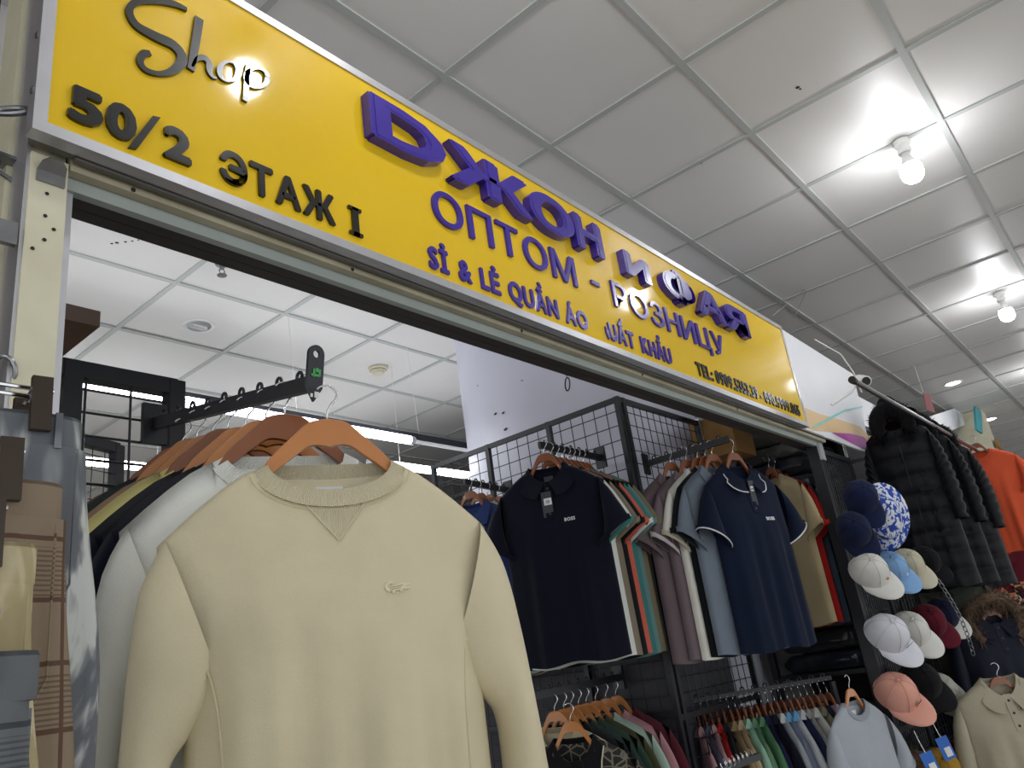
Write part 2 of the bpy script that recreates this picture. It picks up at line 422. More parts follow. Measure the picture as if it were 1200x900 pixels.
mk = MB(); mk.lathe([(.007, 0), (.007, .001)], 16, Matrix.Translation(Vector((.3775, 1.087, 2.249))-LO) @ Matrix.Rotation(math.radians(140), 4, 'X')); mk.build('bracket_hole', M['whitepaint'], brk)
for (u, v) in ((55, 227), (53, 253), (63, 269), (52, 281), (38, 291)):
    p = ony(u, v, 1.0995)
    MB().lathe([(.0028, 0), (.0028, .001)], 10, Matrix.Translation(p-LO) @ Matrix.Rotation(math.pi/2, 4, 'X')).build('drill_hole', M['mark'], lp)
# brown board of the neighbouring stall + hasp rings
bw = MB().span((-.6, 1.27, 0), (.335, 1.33, 3.3)).build('wall_left', M['darkwood']); struct(bw)
ringm = MB(); c0 = at(14, 130, 1.18)
ringm.tube([c0+RT*(.026*math.cos(a))+(UP*.6+FW*.8)*(.014*math.sin(a)) for a in [k*2*math.pi/20 for k in range(20)]], .0045, 8, True)
tag(ringm.build('steel_ring', M['steel'], smooth=True), 'steel padlock ring at the upper left edge beside the sign', 'ring')
hs = thing('hasp', 'rusty steel hasp plate on the side of the left post', 'hasp', at(8, 190, 1.2)); ho = Vector(hs.location)
MB().box((0, 0, 0), (.05, .035, .006), None).build('plate', M['steel'], hs)
MB().tube([(-.01, 0, .003), (-.012, 0, -.02), (.012, 0, -.03)], .004, 8).build('pin', M['steel'], hs, True)
hs2 = at(4, 435, 1.05)
MB().tube([hs2+RT*(.016*math.cos(a))+UP*(.02*math.sin(a)) for a in [k*2*math.pi/14-.6 for k in range(11)]], .0035, 8).build('steel_hook', M['steel'], None, True)
tag(bpy.data.objects['steel_hook'], 'small dark steel hook on the left post above the trousers', 'hook')
hs2 = at(5, 272, 1.1)
o = MB().box(hs2, (.03, .01, .035)).build('latch_plate', M['steel']); tag(o, 'small steel latch plate at the left edge halfway up the post', 'latch')
# right post with hinge and dark mesh door
rp = thing('shop_post', 'dark metal post with silver hinge right of the hanging polo shirts', 'post', (3.72, 1.14, 0)); RO = Vector(rp.location)
def rb(name, a, b, mat, parent=rp): return MB().span(Vector(a)-RO, Vector(b)-RO).build(name, mat, parent)
rb('upright', (3.695, 1.12, 0), (3.745, 1.17, zz(2.46)), M['blackmetal'])
rb('hinge_plate', (3.70, 1.108, 2.17), (3.75, 1.12, 2.25), M['alu'])

# ------------------------------------------------------------------ lamps of the place
def bulb(x, y, label, r=.034):
    t = thing('led_bulb', label, 'bulb', (x, y, ZC-.004), 0, 'LED bulbs along the corridor ceiling')
    MB().lathe([(.0, 0), (.034, 0), (.034, -.022), (.024, -.026), (.022, -.045), (.028, -.047), (.027, -.062), (.017, -.066)], 20).build('socket', M['white'], t, True)
    MB().lathe([(.016, -.062), (.018, -.085), (.030, -.115), (.041, -.128)], 24).build('heat_sink', M['white'], t, True)
    MB().lathe([(.041, -.128), (.045, -.14), (.046, -.165), (.042, -.185), (.030, -.2), (.012, -.207), (0, -.208)], 24).build('diffuser', M['bulb'], t, True)
    return t
bulb(3.458, .345, 'large lit LED bulb on the corridor ceiling, nearest to the sign')
bulb(5.93, .36, 'smaller looking lit LED bulb further down the corridor ceiling')
bulb(1.08, .445, 'lit LED bulb mirrored in the word Shop on the sign')
bulb(-1.495, .35, 'lit LED bulb on the corridor ceiling behind the left post')
bulb(8.4, .35, 'lit LED bulb farthest along the corridor ceiling')
def downlight(p, label, lit, group=None):
    t = thing('recessed_downlight', label, 'downlight', p)
    MB().lathe([(.062, .0), (.078, -.004), (.082, .001), (.082, .004)], 28).build('trim_ring', M['white'], t, True)
    if lit: MB().lathe([(.062, .0), (.0, -.001)], 28).build('diffuser', M['downlight'], t)
    else:
        MB().lathe([(.062, -.003), (.055, .0012), (0, .0014)], 28).build('reflector', M['steel'], t, True)
        MB().tube([(-.04, -.014, -.004), (.035, -.014, -.004), (.044, 0, -.004), (.035, .014, -.004), (-.04, .014, -.004)], .0075, 8).build('lamp_tube', M['white'], t, True)
    return t
p = onz(233, 383, ZC); p.z = ZC+.004; downlight(p, 'unlit round recessed downlight in the ceiling inside the shop', False)
p = onz(1117, 450, ZC); p.z = ZC+.004; downlight(p, 'lit round recessed downlight far down the corridor ceiling', True)
p = onz(1160, 492, ZC); p.z = ZC+.004; downlight(p, 'most distant lit recessed downlight near the teal sign column', True)
p = onz(443, 432, ZC)
t = thing('smoke_detector', 'round white smoke detector on the ceiling inside the shop', 'smoke detector', (p.x, p.y, ZC+.003))
MB().lathe([(.062, 0), (.062, -.012), (.05, -.016), (.05, -.02), (.04, -.022), (.036, -.04), (.02, -.046), (0, -.046)], 28).build('housing', M['cream'], t, True)
MB().lathe([(.0515, -.0165), (.0515, -.0195)], 28).build('vent_gap', M['mark'], t)
p = onz(260, 310, ZC)
t = thing('sprinkler', 'small metal sprinkler head on the shop ceiling under the shutter header', 'sprinkler', (p.x, p.y, ZC))
MB().lathe([(.03, 0), (.026, -.006), (.01, -.008), (.01, -.025)], 16).build('escutcheon', M['steel'], t, True)
MB().tube([(-.006, 0, -.02), (-.014, 0, -.035), (-.006, 0, -.055)], .003, 6).tube([(.006, 0, -.02), (.014, 0, -.035), (.006, 0, -.055)], .003, 6).build('yoke_arms', M['steel'], t, True)
MB().lathe([(.0, -.055), (.022, -.055), (.022, -.058), (0, -.059)], 16).build('deflector', M['steel'], t, True)
def tube_light(x0, x1, y, z, label, hung=False):
    L = x1-x0; t = thing('tube_light', label, 'tube light', (x0, y, z), 0, 'fluorescent tubes in the shop')
    if hung:
        for x in (.25, L-.25): MB().tube([(x, 0, .02), (x, 0, ZC-z)], .0014, 6).build('suspension_wire', M['white'], t)
    MB().tube([(.03, 0, 0), (L-.03, 0, 0)], .024, 14).build('tube', M['tube'], t, True)
    MB().tube([(0, 0, 0), (.03, 0, 0)], .025, 14).build('end_cap', M['alu'], t, True)
    MB().tube([(L-.03, 0, 0), (L, 0, 0)], .025, 14).build('end_cap', M['alu'], t, True)
    return t
tube_light(1.83, 3.03, 3.09, 2.75, 'glowing tube light behind the front beige sweatshirt hanger')
tube_light(.58, 1.78, 3.09, 2.75, 'glowing tube light behind the black mesh panel beside the cream post')
tube_light(2.5, 3.7, 4.3, 2.82, 'farther tube light below the front tube line', True)
tube_light(1.2, 2.4, 4.3, 2.82, 'farther tube light at the left behind the hangers', True)
tube_light(3.0, 4.2, 3.45, 2.72, 'tube light behind the mesh panel beside the column', True)
tr = thing('lighting_track', 'black suspended lighting track carrying the tube lights', 'track', (.4, 3.14, 2.78))
MB().span((0, .0, .0), (3.35, .06, .04)).build('channel', M['blackmetal'], tr)
for x in (.5, 1.9, 2.75): MB().tube([(x, .02, .04), (x-.03, .02, ZC-2.78)], .0016, 6).build('suspension_wire', M['white'], tr)

# ------------------------------------------------------------------ round column
cl = MB(); cl.lathe([(.7, 0), (.7, ZC)], 64)
cpos = (3.78, 2.42, 0)
column = cl.build('round_column', M['column'], None, True); column.location = cpos
tag(column, 'thick round pale lavender column behind the black mesh panels', 'column')
for (u, v, s) in ((581, 485, .012), (590, 484, .01), (593, 503, .014), (612, 446, .006), (560, 452, .006), (591, 483, .006)):
    d = ray(u, v); # hit the cylinder
    ox, oy = -cpos[0], -cpos[1]; a = d.x**2+d.y**2; b = ox*d.x+oy*d.y; c = ox*ox+oy*oy-.49
    dis = b*b-a*c
    if dis > 0:
        tt = (-b-math.sqrt(dis))/a; p = CAM+d*tt; nrm = Vector((p.x-cpos[0], p.y-cpos[1], 0)).normalized()
        q = MB(); tx = Vector((-nrm.y, nrm.x, 0))
        q.add([p+nrm*.002+tx*(s*math.cos(k*1.047)*(1+.5*math.sin(k*2.3)))+Vector((0, 0, .6*s*math.sin(k*1.047))) for k in range(6)], [tuple(range(6))])
        o = q.build('paint_chip', M['mark']); o.parent = column; o.matrix_parent_inverse = Matrix.Translation(cpos).inverted()

# ------------------------------------------------------------------ black mesh panels
def gridpanel(name, label, o, d, wdt, z0, z1, cell, stiles, rails, wr=.0022, fw=.022, cat='mesh panel', flat=None):
    """panel in the vertical plane through o along unit d"""
    t = thing(name, label, cat, o); d = Vector(d); n = Vector((-d.y, d.x, 0))
    for s in stiles: MB().bar(d*s+Vector((0, 0, z0)), d*s+Vector((0, 0, z1)), fw, fw, n).build('stile', M['blackmetal'], t)
    for z in rails: MB().bar(d*0+Vector((0, 0, z)), d*wdt+Vector((0, 0, z)), fw-.003, fw).build('rail', M['blackmetal'], t)
    m = MB(); cx = cell if not isinstance(cell, tuple) else cell[0]; cz = cell if not isinstance(cell, tuple) else cell[1]
    k = 1
    while k*cx < wdt:
        m.tube([d*(k*cx)+Vector((0, 0, z0)), d*(k*cx)+Vector((0, 0, z1))], wr, 5); k += 1
    k = 1
    while z1-k*cz > z0:
        m.tube([d*0+n*wr*2+Vector((0, 0, z1-k*cz)), d*wdt+n*wr*2+Vector((0, 0, z1-k*cz))], wr, 5); k += 1
    w_ = m.build('wire_grid', M['blackmetal'], t, True)
    return t
XP, YP, ZP = 2.843, 1.631, 2.5
gridpanel('mesh_panel', 'black wire mesh panel running back beside the column behind the navy polo shirt', (XP, YP, 0), (0, 1, 0), 1.14, .1, ZP, .064, (0, .38, .76, 1.14), (ZP-.012, 1.22, .6, .1))
gridpanel('mesh_panel', 'black wire mesh panel facing the corridor behind the mauve polo shirts', (XP+.012, YP, 0), (1, 0, 0), .73, .1, ZP, .058, (.03, .73), (ZP-.012, 1.2, .6))
MB().bar((XP+.755, YP, .1), (XP+.755, YP, ZP+.01), .02, .03).build('edge_strip', M['alu'])
tag(bpy.data.objects['edge_strip'], 'pale metal edge strip at the right end of the corridor facing mesh panel', 'strip')
# left panel behind the cream post
gridpanel('mesh_panel', 'black framed mesh panel just right of the cream door post', (.46, 1.6, 0), (1, 0, 0), .375, .2, 2.165, (.093, .05), (.155, .375), (2.15, 1.2, .2), .003, .036)
gridpanel('mesh_panel', 'black mesh panel deeper in the shop seen through the left panel', (.62, 2.45, 0), (.94, .34, 0), .6, .2, 2.36, .05, (.0, .6), (2.35, 2.12, .2), .002, .035)
m = MB(); m.bar((.5, 2.3, 2.1), (1.1, 2.9, 2.52), .03, .05); o = m.build('black_brace', M['blackmetal']); tag(o, 'slanting black metal brace behind the left mesh panel', 'brace')
p = ony(117, 383, 1.95)
o = MB().span((p.x-.7, 1.95, p.z), (p.x, 2.75, p.z+.045)).build('wooden_shelf', plain('brown_shelf_wood', srgb(92, 62, 40), .5, noise_amt=.5, noise_scale=5)); tag(o, 'dark brown wooden shelf board high inside the shop beside the cream post', 'shelf')

# ------------------------------------------------------------------ display arms
def arm(label, a, b, rings, plate=True, wdt=.014, hgt=.026, sticker=False, ringr=.008, name='display_arm'):
    """a = root on the panel, b = free end"""
    a, b = Vector(a), Vector(b); t = thing(name, label, 'display arm', a); d = b-a
    MB().bar((0, 0, 0), d, wdt, hgt).build('bar', M['blackmetal'], t)
    dn = d.normalized(); side = dn.cross(Vector((0, 0, 1))).normalized(); upn = side.cross(dn)
    for k in range(rings):
        c = d*((k+.7)/(rings+.4))+upn*(hgt/2+ringr*.6)
        MB().tube([c+dn*(ringr*math.cos(q))+upn*(ringr*math.sin(q)) for q in [j*2*math.pi/12 for j in range(12)]], ringr*.38, 6, True).build('ring_notch', M['blackmetal'], t, True)
    MB().box((0, 0, 0), (.05, .012, .09), Matrix.Translation(-dn*.0)@Matrix.Rotation(math.atan2(side.y, side.x), 4, 'Z')).build('mount', M['blackmetal'], t)
    if plate:
        mm = Matrix.Translation(d) @ Matrix(((side.x, dn.x, upn.x, 0), (side.y, dn.y, upn.y, 0), (side.z, dn.z, upn.z, 0), (0, 0, 0, 1)))
        hw, pts = .0155, []
        for k in range(9): q = math.pi*k/8; pts.append((hw*math.cos(q), .05+hw*math.sin(q)))
        pts += [(-hw, -.032), (hw, -.032)]
        # plate with a hole: outer loop bridged to inner loop
        N = 24; ov = []; iv = []
        for k in range(N):
            q = 2*math.pi*k/N; iv.append((.0065*math.cos(q), .05+.0065*math.sin(q)))
            cx, sx = math.cos(q), math.sin(q)
            if sx >= 0: ov.append((hw*cx, .05+hw*sx))
            else:
                tt = min(hw/max(abs(cx), 1e-6), .082/abs(sx)); ov.append((cx*tt, .05+sx*tt))
        mp = MB(); vs = []; fs = []
        for y in (-.003, .003):
            for L in (ov, iv): vs += [mm @ Vector((x, y, z)) for x, z in L]
        for k in range(N):
            j = (k+1) % N
            fs += [(k, j, N+j, N+k), (2*N+k, 3*N+k, 3*N+j, 2*N+j), (k, 2*N+k, 2*N+j, j), (N+k, N+j, 3*N+j, 3*N+k)]
        pl = mp.add(vs, fs).build('end_plate', M['blackmetal'], t, True, 40)
        fl = -1 if (mm.to_3x3() @ Vector((0, 1, 0))).dot(CAM-b) < 0 else 1
        if sticker:
            s = MB()
            for q in ((-.007, .018, .003, .012), (-.002, .022, .004, .007), (.004, .017, .003, .014), (.0005, .013, .013, .004)):
                s.box((q[0], fl*.0042, q[1]), (q[2]*1.3, .001, q[3]), mm)
            s.build('green_sticker', M['green'], pl)
            s = MB()
            for q in ((-.004, -.02, .009, .01), (.006, -.022, .004, .006)): s.box((q[0], fl*.0042, q[1]), (q[2], .001, q[3]), mm)
            s.build('white_sticker', M['tagwhite'], pl)
    return t
A0, A1 = ony(180, 497, 1.59), onx(368, 449, .765)
arm('black display arm with ring notches and sticker plate holding the long sweatshirts', A0, A1, 9, True, sticker=True)
B0, B1 = Vector((XP-.01, 1.758, 2.258)), Vector((2.404, 1.758, 2.262))
arm('black display arm carrying the navy polo group', B0, B1, 7, False)
C0, C1 = Vector((XP-.01, 2.29, 2.245)), Vector((2.53, 2.29, 2.26))
arm('black display arm half hidden behind the right shoulder of the beige sweatshirt', C0, C1, 6, False)
D0, D1_ = Vector((2.97, YP-.01, 2.207)), Vector((3.02, 1.25, 2.22))
arm('black display arm carrying the mauve to navy polo group', D0, D1_, 6, False)
E1 = ony(896, 538, 1.40); E0 = E1+Vector((.30, .0, -.01))
arm('short black display arm carrying the beige, red and slate shirts', E0, E1, 6, False)
G0, G1 = Vector((XP-.01, 1.86, 1.37)), Vector((2.28, 1.86, 1.36))
arm('low black display arm carrying the patterned shirt group', G0, G1, 9, False)
H0, H1 = at(808, 822, 3.28), at(974, 794, 3.24)
arm('low black hanging rail carrying the long row of coloured shirts', H0, H1, 12, False, hgt=.016, name='hanging_rail')
for q_, nm in ((H0, 'left'), (H1, 'right')):
    o = MB().tube([(q_.x, q_.y, 0), (q_.x, q_.y, q_.z-.015)], .012, 10).build('rail_stand', M['blackmetal'], None, True); tag(o, 'black upright tube under the %s end of the low hanging rail' % nm, 'stand')
MB().tube([ony(664, 436, 1.2), ony(664, 441, 1.2)], .002, 6).tube([ony(665, 443, 1.2)+RT*(.007*math.cos(a))+UP*(-.018+.02*math.sin(a)) for a in [k*2*math.pi/14 for k in range(14)]], .0022, 6, True).build('cord_loop', M['blackplastic'], None, True)
tag(bpy.data.objects['cord_loop'], 'small black cord loop hanging from the shutter header', 'cord loop')

# dark boards added behind the lower mesh in place of shade on the column
o = MB().span((XP+.03, YP+.04, .1), (XP+.04, YP+1.14, 1.62)).build('backing_board', plain('grey_board', srgb(70, 70, 76), .7, noise_amt=.3)); tag(o, 'added shade board behind the lower half of the mesh panel under the navy polo', 'board')
o = MB().span((XP+.06, YP+.095, .1), (XP+.72, YP+.105, 1.62)).build('backing_board', plain('shade_board_b', srgb(60, 60, 66), .7, noise_amt=.3)); tag(o, 'added shade board behind the long low row of shirts', 'board')
# stains on the ceiling tiles
for (u, v, r_) in ((935, 103, .008), (938, 105, .005), (131, 286, .006), (137, 285, .008), (147, 284, .006), (155, 283, .005), (162, 282, .004), (822, 192, .004)):
    q = onz(u, v, ZC+.002)
    o = MB().lathe([(r_, .0), (r_*.6, -.0015), (0, -.002)], 9).build('tile_stain', plain('stain', srgb(70, 40, 36), .8) if u > 900 else M['mark'], ceiling, True); o.location = (q.x, q.y, ZC+.004)

# ------------------------------------------------------------------ garments
def catmull(P, n):
    out = []; k = len(P)
    for i in range(k-1):
        p0, p1, p2, p3 = P[max(i-1, 0)], P[i], P[i+1], P[min(i+2, k-1)]
        for j in range(n):
            t = j/n; out.append(tuple(.5*(2*p1[a]+(p2[a]-p0[a])*t+(2*p0[a]-5*p1[a]+4*p2[a]-p3[a])*t*t+(3*p1[a]-p0[a]-3*p2[a]+p3[a])*t**3) for a in range(len(p1))))
    out.append(tuple(P[-1])); return out
KIND = {
 'sweater': dict(W0=.25, drop=.108, nw=.118, nf=.066, nb=.012, ua=.33, W1=.214, W2=.212, L=.70, T=.07, T0=.022,
    outer=[(.240, -.100), (.270, -.17), (.282, -.26), (.289, -.36), (.296, -.48), (.29, -.6)],
    inner=[(.168, -.30), (.184, -.33), (.208, -.365), (.232, -.405), (.232, -.5), (.225, -.6)], sb=[.04, .05, .052, .05, .045, .035]),
 'polo': dict(W0=.2, drop=.078, nw=.078, nf=.07, nb=.012, ua=.27, W1=.2, W2=.205, L=.72, T=.06, T0=.018,
    outer=[(.198, -.076), (.232, -.13), (.262, -.19), (.288, -.25)],
    inner=[(.196, -.275), (.185, -.295), (.175, -.315), (.16, -.335)], sb=[.03, .045, .05, .05]),
 'tee': dict(W0=.215, drop=.075, nw=.09, nf=.07, nb=.012, ua=.26, W1=.205, W2=.205, L=.70, T=.06, T0=.018,
    outer=[(.213, -.073), (.248, -.13), (.275, -.2), (.297, -.27)],
    inner=[(.2, -.265), (.19, -.285), (.182, -.31), (.17, -.335)], sb=[.03, .045, .05, .05]),
 'shirt': dict(W0=.205, drop=.075, nw=.078, nf=.08, nb=.012, ua=.26, W1=.205, W2=.21, L=.72, T=.06, T0=.02,
    outer=[(.203, -.073), (.24, -.15), (.265, -.25), (.275, -.38), (.275, -.55)],
    inner=[(.198, -.265), (.195, -.28), (.2, -.32), (.205, -.42), (.21, -.55)], sb=[.03, .04, .042, .04, .035]),
}
def ztop(p, x, front):
    nw = p['nw']; ax = abs(x)
    if ax < nw: return -(p['nf'] if front else p['nb'])*math.sqrt(max(0, 1-(ax/nw)**2))**(1.0)
    return -p['drop']*((ax-nw)/(p['W0']-nw))**1.25
def halfw(p, z):
    if z > -p['drop']: return p['W0']
    if z > -p['ua']: return lerp(p['W0'], p['W1'], sm((-z-p['drop'])/(p['ua']-p['drop'])))
    return lerp(p['W1'], p['W2'], (-z-p['ua'])/(p['L']-p['ua']))
def ydepth(p, s, z, sgn, seed, fold):
    Tz = lerp(p['T0'], p['T'], sm(-z/(p['ua']*1.15)))
    f = max(0, 1-abs(s)**2.4)**.6
    a = fold*sm((-z-.1)/.45)
    fo = a*(math.sin(s*7.3+seed*1.7+z*1.2)*.55+math.sin(s*13.1+seed*2.9-z*2.1)*.3+.25*math.sin(s*21+seed*.7))*(1-abs(s)**6)
    q = p.get('quilt', 0)
    if q: fo += sgn*q*(abs(math.sin(math.pi*z/.105))**.55-.6)*(1-abs(s)**6)
    return sgn*Tz*f + fo*(1 if sgn < 0 else .8)
def body_mesh(p, nx, nn, nz, seed, fold):
    sN = p['nw']/p['W0']
    cols = [lerp(-1, -sN, k/nx) for k in range(nx)]+[-sN*math.cos(math.pi*k/nn) for k in range(nn)]+[lerp(sN, 1, k/nx) for k in range(nx+1)]
    n = len(cols); m = MB()
    idx = {}
    for side, sgn in (('f', -1), ('b', 1)):
        for j in range(nz+1):
            t = (j/nz)**1.1
            for i, s in enumerate(cols):
                x0 = s*p['W0']; inneck = abs(s) < sN-1e-6
                if side == 'b' and (i in (0, n-1) or (j == 0 and not inneck)):
                    idx['b', j, i] = idx['f', j, i]; continue
                z = lerp(ztop(p, x0, side == 'f'), -p['L'], t)
                wz = halfw(p, z); q = p.get('quilt', 0)
                x = s*wz*(1+(q*.4*abs(math.sin(math.pi*z/.105)) if abs(s) > .8 else 0))
                y = ydepth(p, s, z, sgn, seed+(5 if side == 'b' else 0), fold)
                if j == 0 and not inneck: y = 0
                zz_ = z+(.006*math.sin(s*6+seed) if j == nz else 0)
                idx[side, j, i] = len(m.v); m.v.append((x, y, zz_))
        for j in range(nz):
            for i in range(n-1):
                m.f.append((idx[side, j, i], idx[side, j, i+1], idx[side, j+1, i+1], idx[side, j+1, i]))
    return m
def sleeve_mesh(p, sx, n, seg, seed, fold, quilt=0):
    P = [o+i+(b,) for o, i, b in zip(p['outer'], p['inner'], p['sb'])]
    m = MB(); rg = []
    C_ = catmull(P, n); N = len(C_)
    for k, (ox, oz, ix, iz, b) in enumerate(C_):
        cx, cz = (ox+ix)/2, (oz+iz)/2; hx, hz = (ox-ix)/2, (oz-iz)/2; r = []
        t = k/(N-1)
        bul = 1+(quilt*(abs(math.sin(k*math.pi/3))-.4) if quilt else 0)
        for q in range(seg):
            a = 2*math.pi*q/seg; ca, sa = math.cos(a), math.sin(a)
            w_ = 1+fold*1.6*math.sin(a*3+seed+t*5)*t
            r.append((sx*(cx+hx*ca*w_*bul), -.012*t+b*sa*w_*bul, cz+hz*ca*w_))
        rg.append(r)
    m.rings(rg, cap=False); m.last = rg[-1]; m.first = rg
    return m
def seam_uv(me, uvs):
    ul = me.uv_layers.new(name='UVMap')
    for l in me.loops: ul.data[l.index].uv = uvs[l.vertex_index]
def crew_collar(p, w_, n):
    """rib band round the neck, closed loop"""
    m = MB(); rg = []; U = []; acc = 0; prev = None
    for k in range(n):
        a = 2*math.pi*k/n; front = a < math.pi; ca = math.cos(a); sa = abs(math.sin(a))
        nf = p['nf'] if front else p['nb']; y0 = (-1 if front else 1)*(.004+p['T0']*(sa**.6))
        xo = p['nw']*ca; zo = -nf*sa
        ni = max(nf-w_, -.005) if front else nf-w_*.9
        xi = (p['nw']-w_*.8)*ca; zi = -ni*sa+.010*(1-sa)
        y1 = y0*.8
        o, i = Vector((xo*1.02, y0*1.15, zo-.003)), Vector((xi, y1, zi))
        if prev is not None: acc += (o-prev).length
        prev = o
        th = Vector((0, (-1 if front else 1)*.0035, 0))
        rg.append([o+th, i+th*1.1, i-th*.6, o-th*.5]); U.append(acc)
    rg.append(rg[0]); U.append(acc+(Vector(rg[0][0])-prev).length)
    vs = [q for r in rg for q in r]; fs = []
    for k in range(n): fs += [(k*4+t, k*4+(t+1) % 4, (k+1)*4+(t+1) % 4, (k+1)*4+t) for t in range(4)]
    m.add(vs, fs); me = m.mesh('collar', M['rib'], True, 60)
    seam_uv(me, [(U[i//4]/.0034*.314, 0) for i in range(len(vs))]); return me
def polo_collar(p, n, flap=.052):
    """fold-over collar open at the front"""
    m = MB(); rg = []; T0 = p['T0']
    for k in range(n+1):
        a = lerp(-.5*math.pi+.16, 1.5*math.pi-.16, k/n)      # start front-left, over the back, end front-right
        ca, sa = -math.sin(a-math.pi/2+math.pi/2), 0
        ang = lerp(math.radians(97), math.radians(443), k/n)    # 90 = front centre, 270 = back
        x = math.cos(ang); fr = math.sin(ang)                    # fr>0 front
        y = -fr*(T0+.012)*(1.0 if fr > 0 else .9)
        z = -(p['nf']*.9 if fr > 0 else p['nb'])*abs(fr)+.018
        if fr > 0: z = lerp(.016, -p['nf']+.012, fr**1.5)
        top = Vector((p['nw']*.93*x, y*.9, z))
        out = Vector((x*1.0, -fr*.35, 0)); out = out.normalized() if out.length > 1e-4 else Vector((1, 0, 0))
        fl = flap*(1+.35*max(0, fr)**2)
        low = top+Vector((out.x*fl*.55+(.018*(1 if x > 0 else -1) if fr > .6 else 0), out.y*fl*.5-.004*fr, -fl*(.72 if fr < .3 else lerp(.72, .95, fr))))
        if fr < 0: low.y = max(low.y, T0+.012)
        th = Vector((out.x*.002, -.003 if fr > 0 else .003, 0))
        rg.append([top, low+th, low-th*.4, top-th-Vector((0, 0, .002))])
    m.rings(rg); return m
def fy(p, x, z, seed, fold):
    """front surface y at local x,z"""
    return ydepth(p, max(-1, min(1, x/halfw(p, z))), z, -1, seed, fold)
def patch(p, poly, seed, fold, lift=.002):
    """flat appliqué following the front of the garment (front + thin rim)"""
    m = MB(); n = len(poly)
    a = [(x, fy(p, x, z, seed, fold)-lift, z) for x, z in poly]; b = [(x, y+lift+.002, z) for x, y, z in a]
    cx = sum(q[0] for q in poly)/n; cz = sum(q[1] for q in poly)/n
    m.add(a+b, [tuple(range(n))]+[(i, n+i, n+(i+1) % n, (i+1) % n) for i in range(n)])
    return m
def word(text, p, x0, z0, hgt, width, seed, fold, offset=.03, lift=.004):
    m = MB(); xs = 0; g = glyph('H', offset); sc = hgt/(g[5]-g[4]); items = []
    for c in text:
        if c == ' ': xs += .3; continue
        q = glyph(c, offset); items.append((q, xs-q[2])); xs += q[3]-q[2]+.1
    fx = width/(xs-.1)
    for q, px in items:
        vs = []
        for v in q[0]:
            x, z = x0+(v[0]+px)*fx, z0+(v[1]-g[4])*sc
            vs.append((x, fy(p, x, z, seed, fold)+.001-lift*(v[2]+.5), z))
        m.add(vs, q[1])
    return m
_gc = {}
for _k in ('sweater', 'polo', 'tee', 'shirt'):          # flatter copies for the tightly packed rows
    KIND[_k+'_row'] = dict(KIND[_k], T=.03, T0=.014, sb=[b*.45 for b in KIND[_k]['sb']])
def gmeshes(kind, hi, seed, fold, collar, matname):
    k = (kind, hi, seed, fold, collar, matname)
    if k in _gc: return _gc[k]
    p = KIND[kind]; mt = M[matname]; d = {}
    nx, nn, nz = (14, 20, 40 if kind != 'puffer' else 80) if hi else (4, 8, 10)
    d['body'] = body_mesh(p, nx, nn, nz, seed, fold).mesh('body', mt, True)
    d['sleeve'] = []; d['cuff'] = []
    for sx in (-1, 1):
        s = sleeve_mesh(p, sx, 8 if hi else 3, 24 if hi else 10, seed+sx, fold, p.get('quilt', 0)*8)
        L1 = s.first[-1]; L0 = s.first[-2]
        d['sleeve'].append(s.mesh('sleeve', mt, True))
        c = MB(); r0 = []; r1 = []
        cen = [sum(q[i] for q in L1)/len(L1) for i in range(3)]
        dv = Vector(L1[0])+Vector(L1[len(L1)//2])-Vector(L0[0])-Vector(L0[len(L0)//2]); dv.normalize()
        for q in L1:
            v = Vector(q); o = (v-Vector(cen)).normalized()
            r0.append(v+o*.003-dv*.016); r1.append(v+o*.003+dv*.003)
        r2 = [v-(v-Vector(cen))*.05 for v in r1]
        c.rings([r0, r1, r2], cap=False); d['cuff'].append(c.mesh('cuff', mt, True))
    if collar == 'crew': d['collar'] = crew_collar(p, .026 if kind.startswith('sweater') else .02, 72 if hi else 20)
    elif collar == 'polo':
        d['collar'] = polo_collar(p, 40 if hi else 14).mesh('collar', mt, True, 50)
        pl = []
        for z in [-.06-.145*q/6 for q in range(7)]: pl.append(z)
        m = MB(); m.rings([[(-.016, fy(p, -.016, z, seed, fold)-.003, z), (.016, fy(p, .016, z, seed, fold)-.003, z), (.016, fy(p, .016, z, seed, fold)+.004, z), (-.016, fy(p, -.016, z, seed, fold)+.004, z)] for z in pl])
        d['placket'] = m.mesh('placket', mt, True, 40)
        bt = []
        for z in (-.085, -.135, -.185):
            m = MB(); m.lathe([(.0055, 0), (.0055, .002), (0, .003)], 10, Matrix.Translation((0, fy(p, 0, z, seed, fold)-.003, z)) @ Matrix.Rotation(math.pi/2, 4, 'X')); bt.append(m.mesh('button', M['blackplastic'], True, 40))
        d['button'] = bt
    _gc[k] = d; return d
def garment(name, label, cat, kind, pos, hd, color, collar='polo', ccol=None, cuffcol=None, seed=0, fold=.012, hi=False, matname='fabric', group=None, tilt=0, scale=1, collars=True):
    t = thing(name, label, cat, pos, math.radians(hd), group)
    t.rotation_euler = (0, math.radians(tilt), math.radians(hd)); t.scale = (scale,)*3
    d = gmeshes(kind, hi, seed, fold, collar, matname)
    link('body', d['body'], t, color)
    for s, c in zip(d['sleeve'], d['cuff']):
        q = link('sleeve', s, t, color)
        link('cuff', c, q, cuffcol or color)
    if 'collar' in d: link('collar', d['collar'], t, ccol or color)
    if 'placket' in d:
        q = link('placket', d['placket'], t, color)
        for b in d['button']: link('button', b, q)
    return t

